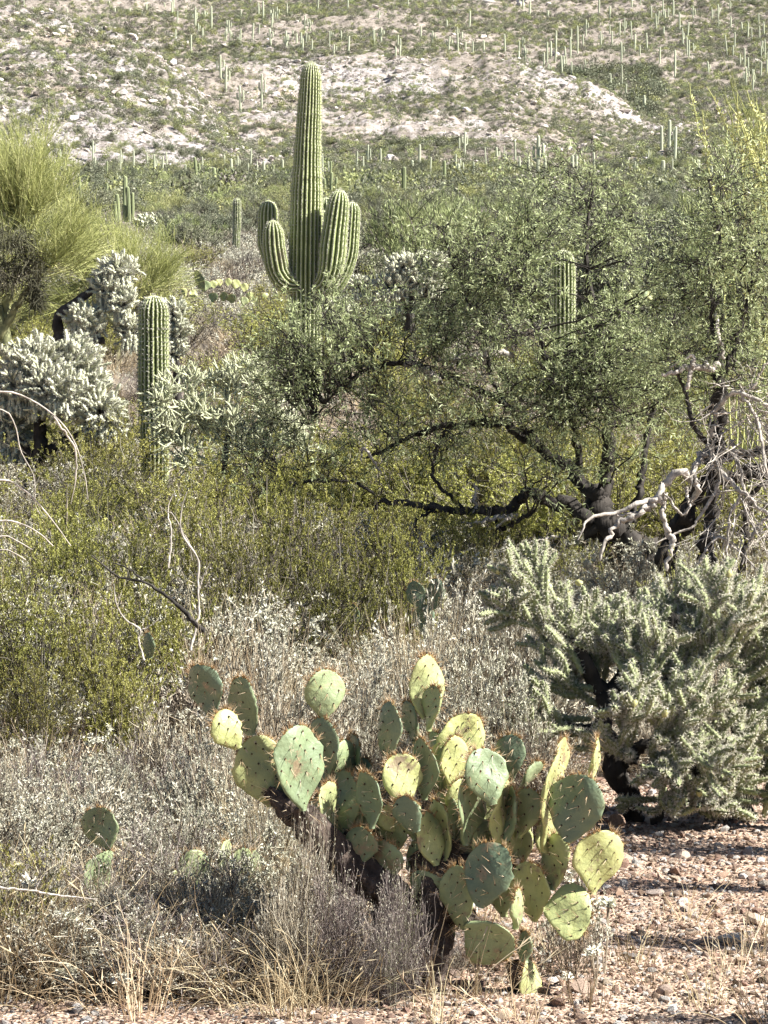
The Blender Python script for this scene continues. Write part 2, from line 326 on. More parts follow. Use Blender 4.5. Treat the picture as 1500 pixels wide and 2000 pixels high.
# ------------------------------------------------------------------ scattered masses through geometry nodes
def scatter(name, pos, rot, scl, idx, protos, label, cat):
    """ONE object whose points carry copies of the prototype meshes (gravel, far scrub)"""
    me = bpy.data.meshes.new(name); me.vertices.add(len(pos)); me.vertices.foreach_set('co', np.asarray(pos, np.float32).ravel())
    me.attributes.new('rot', 'FLOAT_VECTOR', 'POINT').data.foreach_set('vector', np.asarray(rot, np.float32).ravel())
    me.attributes.new('scl', 'FLOAT_VECTOR', 'POINT').data.foreach_set('vector', np.asarray(scl, np.float32).ravel())
    me.attributes.new('idx', 'INT', 'POINT').data.foreach_set('value', np.asarray(idx, np.int32))
    c = bpy.data.collections.new(name + '_sources')
    for i, p in enumerate(protos): c.objects.link(bpy.data.objects.new('%s_source_%02d' % (name, i), p))
    ng = bpy.data.node_groups.new(name + '_nodes', 'GeometryNodeTree'); ng.is_modifier = True
    ng.interface.new_socket('Geometry', in_out='INPUT', socket_type='NodeSocketGeometry'); ng.interface.new_socket('Geometry', in_out='OUTPUT', socket_type='NodeSocketGeometry')
    n = ng.nodes; l = ng.links; gi = n.new('NodeGroupInput'); go = n.new('NodeGroupOutput')
    ci = n.new('GeometryNodeCollectionInfo'); ci.inputs['Collection'].default_value = c; ci.inputs['Separate Children'].default_value = True; ci.inputs['Reset Children'].default_value = True
    ip = n.new('GeometryNodeInstanceOnPoints'); ip.inputs['Pick Instance'].default_value = True
    def na(nm, ty):
        a = n.new('GeometryNodeInputNamedAttribute'); a.data_type = ty; a.inputs['Name'].default_value = nm; return a.outputs['Attribute']
    l.new(gi.outputs[0], ip.inputs['Points']); l.new(ci.outputs[0], ip.inputs['Instance']); l.new(na('idx', 'INT'), ip.inputs['Instance Index'])
    e2 = n.new('FunctionNodeEulerToRotation'); l.new(na('rot', 'FLOAT_VECTOR'), e2.inputs[0]); l.new(e2.outputs[0], ip.inputs['Rotation'])
    l.new(na('scl', 'FLOAT_VECTOR'), ip.inputs['Scale']); l.new(ip.outputs[0], go.inputs[0])
    o = link(name, me); md = o.modifiers.new('scatter', 'NODES'); md.node_group = ng
    return tag(o, label, cat, None, 'stuff')

# ------------------------------------------------------------------ stones and gravel
def stone_mesh(seed, mat='stone', sub=1, flat=.6):
    import bmesh
    rng = np.random.default_rng(seed); bm = bmesh.new(); bmesh.ops.create_icosphere(bm, subdivisions=sub, radius=.5)
    V = np.array([v.co[:] for v in bm.verts]); Fc = np.array([[v.index for v in f.verts] for f in bm.faces]); bm.free()
    for _ in range(7):                       # chop with random planes: flat broken faces
        nn = rdir(1, rng)[0]; h = rng.uniform(.22, .4); dd = V @ nn; V = V - np.maximum(dd - h, 0)[:, None] * nn
    V *= np.array([1, rng.uniform(.6, .95), flat * rng.uniform(.7, 1.1)])
    return MB().add(V, Fc, rng.uniform(0, 1)).mesh('stone', [mat])
STONES = [stone_mesh(100 + i, sub=2) for i in range(16)]
PEBBLES = [stone_mesh(200 + i, sub=1) for i in range(14)]
def build_stones():
    rng = np.random.default_rng(41)
    n = 0
    while n < 290:
        d = 8.4 + 6.2 * rng.uniform() ** 1.3; u = rng.uniform(820, 1560) if rng.uniform() < .78 else rng.uniform(-50, 820)
        x = (u - CXP) / FPX * d; s = float(np.clip(rng.lognormal(-3.25, .45), .022, .11)) * (1 + .06 * (d - 9))
        z = float(G(x, d)); o = link('stone', STONES[rng.integers(16)], GROUND, (x, d, z + s * .10)); o.rotation_euler = rng.uniform(-.4, .4, 3); o.rotation_euler[2] = rng.uniform(0, 6.3); o.scale = (s, s, s); n += 1
    for (u, row, s) in [(1058 , 1768, .05), (1275, 1752, .075), (1325, 1755, .06), (1210, 1750, .06), (905, 1925, .055), (930, 1928, .05), (1420, 1845, .10), (1385, 1848, .07), (1085, 1965, .06), (1160, 1960, .05)]:
        d = ground_at(u, row); x = (u - CXP) / FPX * d; o = link('stone', STONES[rng.integers(16)], GROUND, (x, d, float(G(x, d)) + s * .12)); o.rotation_euler = (rng.uniform(-.3, .3), rng.uniform(-.3, .3), rng.uniform(0, 6)); o.scale = (s * 1.2, s, s)
    N = 76000; d = 7.8 + 8.5 * rng.uniform(size=N) ** 1.15; u = rng.uniform(-250, 1750, N); x = (u - CXP) / FPX * d
    s = np.clip(rng.lognormal(-4.45, .55, N), .004, .05) * (1 + .06 * (d - 9))
    pos = np.stack([x, d, G(x, d) + s * .1], -1); rot = rng.uniform(0, 6.28, (N, 3)); rot[:, :2] *= .12
    scatter('gravel', pos, rot, np.repeat(s[:, None], 3, 1), rng.integers(0, 14, N), PEBBLES, 'loose pinkish tan gravel covering the bare soil in the foreground', 'gravel')
build_stones()

# ------------------------------------------------------------------ saguaros
def resample(pts, K):
    """smooth curve through the given points (Catmull-Rom), K samples evenly by length"""
    p = np.asarray(pts, float); q = np.concatenate([[2 * p[0] - p[1]], p, [2 * p[-1] - p[-2]]]); out = []
    for i in range(1, len(q) - 2):
        t = np.linspace(0, 1, 24, endpoint=False)[:, None]; a, b, c, d = q[i - 1], q[i], q[i + 1], q[i + 2]
        out.append(.5 * ((2 * b) + (-a + c) * t + (2 * a - 5 * b + 4 * c - d) * t ** 2 + (-a + 3 * b - 3 * c + d) * t ** 3))
    out.append(p[-1:]); out = np.concatenate(out); s = np.concatenate([[0], np.cumsum(np.linalg.norm(np.diff(out, axis=0), axis=1))]); x = np.linspace(0, s[-1], K)
    return np.stack([np.interp(x, s, out[:, k]) for k in range(out.shape[1])], -1)
def ribbed(mb, path, R, nr, per=6, seed=0, spines=True, depth=.25, sp_len=.028, sp_gap=.04, wobble=.02):
    """ribbed cactus column: path (K,3), R (K) -> skin in slot 0, spine tufts in slot 1"""
    rng = np.random.default_rng(seed); K = len(path); S = nr * per; T = norm(np.gradient(path, axis=0))
    ref = np.array([0.05, -1.0, 0.1]); A = norm(ref - (T @ ref)[:, None] * T); B = np.cross(T, A)
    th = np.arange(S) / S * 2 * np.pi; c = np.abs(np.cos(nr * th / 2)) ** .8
    sw = np.cumsum(rng.normal(size=K)) * .004
    thk = th[None, :] + sw[:, None]
    len_s = np.concatenate([[0], np.cumsum(np.linalg.norm(np.diff(path, axis=0), axis=1))])
    lump = 1 + wobble * (vnoise(len_s * 3.1, len_s * 0 + seed, 3)[:, None] - .5) * 2 + .012 * rng.normal(size=(K, 1))
    r = R[:, None] * (1 - depth * (1 - c[None, :])) * lump
    V = path[:, None, :] + r[..., None] * (np.cos(thk)[..., None] * A[:, None] + np.sin(thk)[..., None] * B[:, None])
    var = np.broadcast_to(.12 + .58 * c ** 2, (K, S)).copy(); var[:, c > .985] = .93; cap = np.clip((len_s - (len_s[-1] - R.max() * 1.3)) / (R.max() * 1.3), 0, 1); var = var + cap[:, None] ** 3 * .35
    i = (np.arange(K - 1) * S)[:, None]; j = np.arange(S)[None]; jn = (j + 1) % S
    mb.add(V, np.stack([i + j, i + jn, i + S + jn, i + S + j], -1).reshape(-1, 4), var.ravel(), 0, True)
    if spines:
        n = int(len_s[-1] / sp_gap); t = np.linspace(.1, len_s[-1], n); cr = np.arange(nr) * per
        k = np.clip(np.searchsorted(len_s, t), 1, K - 1); P = V[k][:, cr].reshape(-1, 3); C = path[k][:, None].repeat(nr, 1).reshape(-1, 3)
        P = np.repeat(P, 5, 0); C = np.repeat(C, 5, 0); Tt = np.repeat(np.repeat(T[k], nr, 0), 5, 0)
        Dd = norm(P - C) * .7 + rdir(len(P), rng) * .8; Dd = np.where(np.linalg.norm(P - C, axis=1)[:, None] < .05, rdir(len(P), rng) + np.array([0, 0, 1.]), Dd)
        v, f = spikes(P + rdir(len(P), rng) * .004, Dd, rng.uniform(.5, 1.2, len(P)) * sp_len, sp_len * .12, rng); mb.add(v, f, rep(rng.uniform(0, 1, len(P)), 4), 1)
    return mb
def dome(K, r, L, base=1.0, bulge=0.0, capfrac=None):
    """radius along a column of length L with a rounded tip"""
    s = np.linspace(0, L, K); s = s if capfrac is None else s
    e = np.clip((s - (L - r * 1.25)) / (r * 1.25), 0, 1); rr = r * np.sqrt(np.maximum(1 - e ** 2.2, 0)); rr[-1] = .002
    return rr
def tipdense(pts, K, r):
    """resample with extra rings near the tip so that the dome is round"""
    p = resample(pts, 400); n1 = K - 10; L = np.concatenate([[0], np.cumsum(np.linalg.norm(np.diff(p, axis=0), axis=1))]); tot = L[-1]
    s = np.concatenate([np.linspace(0, tot - r * 1.3, n1, endpoint=False), tot - r * 1.3 * (1 - np.sin(np.linspace(0, np.pi / 2, 10)))])
    q = np.stack([np.interp(s, L, p[:, k]) for k in range(3)], -1); e = np.clip((s - (tot - r * 1.25)) / (r * 1.25), 0, 1); rr = np.sqrt(np.maximum(1 - e ** 2.2, 0)); rr[-1] = .004
    return q, rr, s / tot
def saguaro_column(root, name, pts, rprof, nr, seed, K=70, per=6, sp_len=.028, sp_gap=.04):
    r = max(x[1] for x in rprof); q, rr, t = tipdense(pts, K, r)
    R = np.interp(t, [x[0] for x in rprof], [x[1] for x in rprof]) * rr
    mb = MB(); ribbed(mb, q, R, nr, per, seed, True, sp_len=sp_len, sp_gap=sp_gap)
    return link(name, mb.mesh(name, ['saguaro', 'saguaro_spine']), root)

def main_saguaro():
    D = 45.0; px = D / FPX; x0 = (592 - CXP) * px; zb = float(G(x0, D))
    root = thing('saguaro', 'tallest saguaro in the middle distance, with a thick ribbed trunk and six upturned arms', 'saguaro', (x0, D, zb))
    def L(u, row, dy): return ((u - 592) * px, dy, CAMZ + (HROW - row) * px - zb)
    bot = -.1
    saguaro_column(root, 'trunk', [((590 - 592) * px, 0, bot), L(596, 740, 0), L(596, 600, 0), L(597, 480, 0), L(601, 300, 0), L(606, 180, 0), L(608, 120, 0)],
                   [(0, .225), (.2, .235), (.3, .24), (.45, .25), (.62, .235), (.8, .19), (.93, .165), (1, .16)], 22, 1, K=110)
    saguaro_column(root, 'arm', [L(590, 560, -.05), L(563, 556, -.2), L(546, 535, -.28), L(538, 495, -.3), L(535, 460, -.3), L(534, 433, -.3)], [(0, .09), (.2, .15), (.5, .175), (.8, .16), (1, .135)], 15, 2, sp_gap=.035)
    saguaro_column(root, 'arm', [L(585, 545, .15), L(545, 530, .3), L(523, 480, .4), L(521, 430, .4), L(523, 387, .4)], [(0, .09), (.25, .13), (.6, .155), (1, .14)], 15, 3, sp_gap=.035)
    saguaro_column(root, 'arm', [L(600, 575, -.05), L(630, 565, -.2), L(646, 530, -.3), L(653, 470, -.3), L(660, 415, -.3), L(665, 373, -.3)], [(0, .1), (.2, .165), (.5, .20), (.8, .17), (1, .14)], 16, 4, sp_gap=.035)
    saguaro_column(root, 'arm', [L(605, 575, .1), L(650, 560, .1), L(677, 510, .1), L(685, 450, .1), L(688, 393, .1)], [(0, .1), (.25, .14), (.6, .14), (1, .12)], 14, 5, sp_gap=.035)
    saguaro_column(root, 'arm', [L(600, 545, .2), L(625, 530, .45), L(634, 490, .5), L(636, 430, .5), L(635, 380, .5)], [(0, .1), (.4, .12), (1, .11)], 13, 6, sp_gap=.04)
    saguaro_column(root, 'arm', [L(600, 540, .1), L(618, 525, .3), L(627, 490, .35), L(630, 450, .35), L(630, 407, .35)], [(0, .09), (.4, .10), (1, .09)], 12, 7, sp_gap=.04)
main_saguaro()
def small_saguaro(u, top, D, wpx, label, seed, nr=20, lean=0.0, sp=.03):
    px = D / FPX; x = (u - CXP) * px; zb = float(G(x, D)); H = CAMZ + (HROW - top) * px - zb; r = wpx * px / 2
    root = thing('saguaro', label, 'saguaro', (x, D, zb))
    saguaro_column(root, 'trunk', [(lean, 0, -.1), (lean * .6, 0, H * .3), (0, 0, H * .65), (0, 0, H)], [(0, r * .8), (.4, r * .92), (.7, r), (1, r * .95)], nr, seed, K=60, sp_len=sp)
small_saguaro(300, 577, 32, 62, 'stout armless young saguaro with a white spiny top, left of the tallest saguaro', 11, 21, .02, .03)
small_saguaro(1100, 488, 44, 50, 'armless saguaro seen through the branches of the big mesquite tree', 12, 18, .0)
small_saguaro(463, 387, 112, 15.5, 'slim armless saguaro alone on pale ground left of the tallest saguaro', 13, 13, -.05, .05)

# ------------------------------------------------------------------ prickly pears
def pad_mesh(L, Wd, T, seed, tone, spiny=1.0, rimspine=1.0, curl=0.0, detail=1.0):
    """a pad standing on the origin, +Z along its length, +X across, faces +-Y. Returns (skin mesh, spine mesh)"""
    rng = np.random.default_rng(seed); K, S = 22, 28
    t = (1 - np.cos(np.linspace(0, np.pi, K))) / 2
    narrow = rng.uniform(.62, .9); pw = rng.uniform(1.0, 1.22)
    def half(tt): s = np.sin(np.pi * np.clip(tt, 0, 1) ** pw) ** .44; q = np.clip(tt / .5, 0, 1); return Wd / 2 * s * (narrow * .8 + (1 - narrow * .8) * q * q * (3 - 2 * q))
    th = np.arange(S) / S * 2 * np.pi; hw = np.maximum(half(t), .012 * (1 - t) ** 3 + .0008); asym = rng.normal() * .05 * Wd
    tk = T / 2 * np.sin(np.pi * np.clip(t, 0.03, .995)) ** .35 + .006 * (1 - t) ** 4
    cx = np.cos(th); sx = np.sin(th); sx = np.sign(sx) * np.abs(sx) ** .8
    wob = 1 + .045 * rng.normal(size=(K, 1)) * np.ones((1, S)) * np.sin(np.pi * t)[:, None] * (cx > 0)[None] + .035 * rng.normal(size=(K, 1)) * (cx <= 0)[None] * np.sin(np.pi * t)[:, None]
    X = hw[:, None] * cx[None] * wob + (asym * np.sin(np.pi * t))[:, None]; Y = tk[:, None] * sx[None] * (1 - .16 * rng.random((K, S)))
    warp = lambda x, z: curl * (x / (Wd / 2)) ** 2 * Wd * .25 + .12 * curl * Wd * np.sin(z / L * np.pi) + .010 * np.sin(x * 40 + seed) * np.sin(z * 30 + seed * 2)
    Z = np.repeat((t * L)[:, None], S, 1); Y = Y + warp(X, Z)
    V = np.stack([X, Y, Z], -1); i = (np.arange(K - 1) * S)[:, None]; j = np.arange(S)[None]; jn = (j + 1) % S
    var = tone + .10 * rng.normal(size=(K, 1)) * .3 + .06 * np.abs(cx)[None] ** 6 + np.zeros((K, S))
    mb = MB(); mb.add(V, np.stack([i + j, i + jn, i + S + jn, i + S + j], -1).reshape(-1, 4), var.ravel(), 0, True)
    sk = mb.mesh('pad', ['pad'])
    # areoles on both faces in a slanted lattice
    g = .036; pts = []; k = 0; z = L * .1
    while z < L * .97:
        off = (k % 2) * g * .55 + rng.uniform(-.003, .003); xs = np.arange(-8, 9) * g * 1.1 + off
        for xx in xs:
            zz = z + rng.uniform(-.004, .004) + xx * .12; h = half(zz / L) if 0 < zz < L else 0
            if abs(xx) < h - .010: pts.append((xx + asym * math.sin(math.pi * zz / L), zz))
        z += g * .82; k += 1
    pts = np.array(pts) if pts else np.zeros((1, 2)); fm = MB()
    Ps, Ds, Ls = [], [], []
    for sgn in (-1, 1):
        hh = half(pts[:, 1] / L); yy = sgn * T / 2 * np.maximum(1 - (pts[:, 0] / np.maximum(hh, .01)) ** 2, .05) ** .4 * .95 + warp(pts[:, 0], pts[:, 1])
        P = np.stack([pts[:, 0], yy, pts[:, 1]], -1); n = len(P)
        o = np.array([[1, 0, 0], [0, 0, 1], [-1, 0, 0], [0, 0, -1], [0, sgn * .9, 0]]) * .0036
        v = P[:, None] + o[None] * rng.uniform(.7, 1.3, (n, 1, 1)); b = np.arange(n)[:, None] * 5
        fm.add(v, np.concatenate([b + np.array([[q, (q + 1) % 4, 4]]) for q in range(4)]), rep(rng.uniform(0, 1, n), 5), 1)
        m = rng.integers(1, 4, n); idx = np.repeat(np.arange(n), m); Ps.append(P[idx]); dd = rdir(len(idx), rng) * .55 + np.array([-.15, sgn * .75, -.75 + 1.0 * (rng.random() < .15)])
        Ds.append(dd); Ls.append(rng.uniform(.015, .042, len(idx)) * spiny)
    P = np.concatenate(Ps); Dn = np.concatenate(Ds); LL = np.concatenate(Ls)
    v, f = spikes(P, Dn, LL, .00085, rng); fm.add(v, f, rep(rng.uniform(.35, 1, len(P)), 4), 0)
    # rim: glochid tufts and spines, thickest round the top
    n = int(36 * detail); tt = np.concatenate([rng.uniform(.25, 1, n // 2), 1 - rng.uniform(0, .5, n) ** 2.2]); tt = np.clip(tt, .1, .995); s = rng.choice([-1, 1], len(tt))
    P = np.stack([s * half(tt) + asym * np.sin(np.pi * tt), warp(s * half(tt), tt * L), tt * L], -1); out = norm(np.stack([s * half(tt) / (Wd / 2) * 1.0, 0 * tt, (tt - .45) * 1.6], -1))
    idx = np.repeat(np.arange(len(P)), 7); keep = rng.random(len(idx)) < (.08 + .6 * tt[idx] ** 5) * rimspine; idx = idx[keep]
    v, f = spikes(P[idx] - out[idx] * .002 + rdir(len(idx), rng) * .003, out[idx] + rdir(len(idx), rng) * .75, rng.uniform(.005, .014, len(idx)), .0011, rng); fm.add(v, f, rep(rng.uniform(0, 1, len(idx)), 4), 2)
    idx = np.repeat(np.arange(len(P)), 2); v, f = spikes(P[idx], out[idx] + rdir(len(idx), rng) * .6 + np.array([0, 0, -.1]), rng.uniform(.012, .036, len(idx)) * spiny, .0008, rng); fm.add(v, f, rep(rng.uniform(.2, .9, len(idx)), 4), 0)
    return sk, fm.mesh('spines', ['spine', 'areole', 'glochid'])
def put_pad(root, rloc, base, tip, wapp, lit, D0, dy, seed, tone=None, thick=.020, lean=None, spiny=1.0, detail=1.0):
    """a pad given by where its foot and tip stand (u,row at distance D0+dy), its seen width and whether it turns its face to the sun side"""
    D = D0 + dy; rng = np.random.default_rng(seed * 13 + 5)
    a = W(base[0], base[1], D); b = W(tip[0], tip[1], D + (lean if lean is not None else rng.uniform(-.03, .02)))
    ax = b - a; L = np.linalg.norm(ax); ax = ax / L; w = wapp * 1.11 / FPX * D
    wt = max(w, L * rng.uniform(.62, .74)); psi = math.acos(min(1, w / wt))
    if lit == 0: psi = max(psi, rad(30))
    elif lit == 2: psi = max(psi, rad(22))
    wt = w / math.cos(psi) if math.cos(psi) > .25 else wt
    wt = max(wt, w); psi = psi * (-1 if lit == 0 else 1)
    if lit == 1: psi = abs(psi) + rad(rng.uniform(18, 26)); wt = wt * 1.07
    n0 = np.array([0, -1.0, 0]); n0 = norm(n0 - n0.dot(ax) * ax); s0 = np.cross(ax, n0)     # s0 points to the right
    if s0[0] < 0 and abs(ax[2]) > .3 and ax[2] > 0: s0 = -s0
    nrm = n0 * math.cos(psi) + s0 * math.sin(psi) * (1 if s0[0] >= 0 else -1); X = np.cross(-nrm, ax) * 1.0
    from mathutils import Matrix
    X = norm(np.cross(-nrm, ax)); Y = -nrm; Mx = Matrix(((X[0], Y[0], ax[0]), (X[1], Y[1], ax[1]), (X[2], Y[2], ax[2])))
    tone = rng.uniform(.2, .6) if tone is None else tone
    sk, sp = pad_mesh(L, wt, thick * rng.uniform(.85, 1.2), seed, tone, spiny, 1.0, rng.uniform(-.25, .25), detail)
    o = link('pad', sk, root, a - np.array(rloc)); o.rotation_euler = Mx.to_euler(); link('spines', sp, o, None, 'stuff'); return o
def limb_mesh(pts, rads, S=12, seed=0, mat='woody', K=40, rough=.14, name='limb', var=(0, 1), extra=None, jit=None):
    rng = np.random.default_rng(seed); p = resample(pts, K); R = np.interp(np.linspace(0, 1, K), np.linspace(0, 1, len(rads)), rads)
    V, Q = tubes(p[None], R[None], S); V = V.reshape(K, S, 3); s = np.arange(K)[:, None] * .35; a = np.arange(S)[None] * 1.0
    jit = (.1 if mat == 'woody' else .8) if jit is None else jit; p[1:-1] += (np.repeat(rng.normal(size=(K // 3 + 1, 3)), 3, 0)[:K - 2] * .35 + rng.normal(size=(K - 2, 3)) * .12) * R[1:-1, None] * jit; V, Q = tubes(p[None], R[None], S); V = V.reshape(K, S, 3)
    k = 1 + rough * (rng.normal(size=(K, S)) * .5 + rng.normal(size=(1, S)) * .8 + np.repeat(rng.normal(size=(K // 4 + 1, S)), 4, 0)[:K] * .6)
    V = p[:, None] + (V - p[:, None]) * k[..., None]
    mb = MB(); mb.add(V, Q, (var[0] + (var[1] - var[0]) * np.clip(rng.random((K, S)) * .5 + .25, 0, 1)).ravel(), 0, True)
    mb.add(np.stack([p[-1]] + list(V[-1])), np.stack([np.zeros(S, int), 1 + np.arange(S), 1 + (np.arange(S) + 1) % S], -1), .5, 0)
    if extra: extra(mb, p, R, rng)
    return mb.mesh(name, [mat] + (['spine'] if extra else []))
# (foot u,row), (tip u,row), seen width, lit (0 turned away from the sun, 1 grazed, 2 full), depth offset, tone
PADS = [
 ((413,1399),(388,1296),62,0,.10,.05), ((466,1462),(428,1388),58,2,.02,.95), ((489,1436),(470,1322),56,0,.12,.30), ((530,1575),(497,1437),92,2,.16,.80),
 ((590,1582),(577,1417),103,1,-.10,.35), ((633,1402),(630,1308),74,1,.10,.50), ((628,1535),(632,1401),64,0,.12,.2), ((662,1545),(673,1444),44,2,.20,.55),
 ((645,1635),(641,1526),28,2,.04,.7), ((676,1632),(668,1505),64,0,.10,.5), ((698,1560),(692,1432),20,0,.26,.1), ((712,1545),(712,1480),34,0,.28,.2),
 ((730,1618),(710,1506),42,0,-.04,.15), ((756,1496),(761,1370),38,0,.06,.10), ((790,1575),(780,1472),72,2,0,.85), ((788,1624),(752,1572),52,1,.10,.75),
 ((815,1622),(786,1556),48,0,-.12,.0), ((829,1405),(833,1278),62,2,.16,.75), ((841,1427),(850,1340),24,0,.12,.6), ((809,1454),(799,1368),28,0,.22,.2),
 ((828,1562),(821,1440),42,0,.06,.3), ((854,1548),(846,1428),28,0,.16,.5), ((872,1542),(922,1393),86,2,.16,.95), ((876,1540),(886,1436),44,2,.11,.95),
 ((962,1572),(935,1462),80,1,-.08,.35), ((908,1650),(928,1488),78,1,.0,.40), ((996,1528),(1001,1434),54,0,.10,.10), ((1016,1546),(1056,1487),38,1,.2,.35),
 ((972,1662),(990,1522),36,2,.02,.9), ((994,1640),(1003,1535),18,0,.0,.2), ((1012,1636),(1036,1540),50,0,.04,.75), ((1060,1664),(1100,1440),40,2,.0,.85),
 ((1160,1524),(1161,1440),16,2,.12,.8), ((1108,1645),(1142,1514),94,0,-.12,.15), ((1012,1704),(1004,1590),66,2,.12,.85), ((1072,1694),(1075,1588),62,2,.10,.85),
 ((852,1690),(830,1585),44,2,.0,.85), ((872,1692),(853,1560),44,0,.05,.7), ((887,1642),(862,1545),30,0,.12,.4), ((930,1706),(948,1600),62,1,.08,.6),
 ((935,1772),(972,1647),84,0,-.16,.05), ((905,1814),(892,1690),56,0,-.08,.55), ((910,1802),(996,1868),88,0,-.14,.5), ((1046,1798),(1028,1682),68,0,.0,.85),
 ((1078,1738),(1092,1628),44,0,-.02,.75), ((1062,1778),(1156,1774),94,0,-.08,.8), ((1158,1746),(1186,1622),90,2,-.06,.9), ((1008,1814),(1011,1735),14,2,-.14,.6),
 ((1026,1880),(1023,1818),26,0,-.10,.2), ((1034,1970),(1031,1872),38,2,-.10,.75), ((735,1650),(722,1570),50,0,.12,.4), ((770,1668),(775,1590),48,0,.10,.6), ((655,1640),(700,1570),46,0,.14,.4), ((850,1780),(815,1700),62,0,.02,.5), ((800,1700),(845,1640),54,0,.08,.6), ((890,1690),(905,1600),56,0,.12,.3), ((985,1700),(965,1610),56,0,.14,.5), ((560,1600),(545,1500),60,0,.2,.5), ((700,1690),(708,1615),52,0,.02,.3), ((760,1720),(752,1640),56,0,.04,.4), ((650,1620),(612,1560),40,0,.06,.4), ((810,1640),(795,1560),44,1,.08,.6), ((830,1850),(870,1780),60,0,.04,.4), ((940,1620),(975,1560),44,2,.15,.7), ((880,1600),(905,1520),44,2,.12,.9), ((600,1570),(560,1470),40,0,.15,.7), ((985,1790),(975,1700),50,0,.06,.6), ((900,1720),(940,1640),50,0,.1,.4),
]
def main_pear():
    D0 = 9.28; x = (800 - CXP) / FPX * D0; z = float(G(x, D0)); loc = (x, D0, z)
    root = thing('prickly_pear', 'large prickly pear with dozens of flat spiny pads, front and centre on the gravel', 'prickly pear', loc)
    def P(u, row, dy): return W(u, row, D0 + dy) - np.array(loc)
    def hairy(mb, p, R, rng):
        i = rng.integers(0, len(p), 170); d = rdir(170, rng); v, f = spikes(p[i] + d * R[i, None] * .9, d + np.array([0, 0, -.3]), rng.uniform(.03, .08, 170), .0009, rng); mb.add(v, f, rep(rng.uniform(.3, 1, 170), 4), 1)
    limbs = [([P(815, 1945, .05), P(835, 1860, 0), P(845, 1790, .02), P(838, 1720, .05), P(820, 1665, .08)], [.085, .07, .065, .06, .04]),
             ([P(775, 1935, .12), P(770, 1850, .12), P(765, 1780, .12), P(750, 1720, .10), P(735, 1680, .08)], [.06, .055, .05, .045, .03]),
             ([P(845, 1800, .0), P(880, 1770, 0), P(905, 1790, -.03), P(925, 1800, -.1)], [.055, .045, .04, .02]),
             ([P(820, 1800, .06), P(740, 1730, .04), P(665, 1670, .02), P(620, 1620, -.03), P(588, 1572, -.08)], [.055, .05, .048, .045, .02]),
             ([P(665, 1675, .05), P(600, 1615, .08), P(550, 1570, .12), P(525, 1545, .15)], [.05, .045, .04, .02]),
             ([P(840, 1760, .05), P(890, 1700, .08), P(950, 1690, .08), P(1030, 1700, .08), P(1075, 1690, .06)], [.05, .04, .035, .03, .02]),
             ([P(845, 1740, .05), P(870, 1680, .06), P(885, 1640, .06)], [.05, .04, .02]),
             ([P(1000, 1880, -.08), P(1015, 1920, -.08), P(1030, 1960, -.08)], [.02, .028, .03]),
             ([P(740, 1660, .1), P(690, 1640, .1), P(670, 1628, .1)], [.04, .035, .02])]
    for i, (p, r) in enumerate(limbs): link('trunk' if i < 2 else 'limb', limb_mesh(p, r, 12, 50 + i, 'woody', 34, .16, 'limb', (0, .5), hairy), root)
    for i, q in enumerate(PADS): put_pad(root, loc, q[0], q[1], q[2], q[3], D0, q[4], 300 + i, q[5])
    mb = MB(); rng = np.random.default_rng(9); c = P(733, 1655, -.1)
    0 and link('stump', limb_mesh([P(728, 1690, -.02), P(730, 1660, -.06), P(735, 1630, -.09)], [.036, .036, .028], 12, 77, 'woody', 20, .2, 'stump', (.2, .6)), root)
main_pear()
def pear(u, row, D, pads, label, seed, spiny=1.0):
    x = (u - CXP) / FPX * D; z = float(G(x, D)); root = thing('prickly_pear', label, 'prickly pear', (x, D, z))
    for i, q in enumerate(pads): put_pad(root, (x, D, z), q[0], q[1], q[2], q[3], D, q[4], seed + i, q[5], spiny=spiny, detail=.6)
    link('trunk', limb_mesh([(0, 0, -.05), (.01, 0, .05), (.0, 0, .12)], [.04, .04, .02], 8, seed, 'woody', 10), root)
pear(193, 1850, 10.0, [((212,1668),(182,1578),66,0,-.03,.45), ((178,1772),(210,1660),60,1,-.04,.5), ((185,1850),(190,1765),50,1,0,.8), ((175,1870),(150,1800),40,2,.05,.8)], 'small prickly pear half buried in brush at the lower left, one dark pad on top', 500)
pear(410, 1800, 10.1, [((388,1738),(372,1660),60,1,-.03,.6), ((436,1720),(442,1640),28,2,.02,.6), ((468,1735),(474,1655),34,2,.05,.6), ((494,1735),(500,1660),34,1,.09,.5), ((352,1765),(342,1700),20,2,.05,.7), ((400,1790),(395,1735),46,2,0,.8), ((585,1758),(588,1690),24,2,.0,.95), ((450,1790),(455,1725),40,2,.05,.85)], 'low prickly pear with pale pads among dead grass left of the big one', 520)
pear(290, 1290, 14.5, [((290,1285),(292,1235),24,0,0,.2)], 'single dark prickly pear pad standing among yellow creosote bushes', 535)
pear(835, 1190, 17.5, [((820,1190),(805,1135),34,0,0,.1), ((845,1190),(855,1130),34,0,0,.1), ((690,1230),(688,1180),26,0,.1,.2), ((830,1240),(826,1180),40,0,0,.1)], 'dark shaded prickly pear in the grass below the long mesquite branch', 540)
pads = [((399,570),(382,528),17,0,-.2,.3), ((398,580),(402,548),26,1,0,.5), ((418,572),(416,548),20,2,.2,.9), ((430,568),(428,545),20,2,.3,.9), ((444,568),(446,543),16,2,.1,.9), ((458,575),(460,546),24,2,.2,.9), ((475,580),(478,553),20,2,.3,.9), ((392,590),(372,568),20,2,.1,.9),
        ((412,602),(420,572),24,0,0,.5), ((434,600),(438,570),22,0,0,.6), ((455,604),(452,574),24,0,0,.6), ((486,598),(490,570),18,2,.2,.9), ((365,590),(358,562),14,2,0,.9), ((520,590),(516,572),16,2,.4,.9), ((470,606),(480,580),22,1,0,.6)]
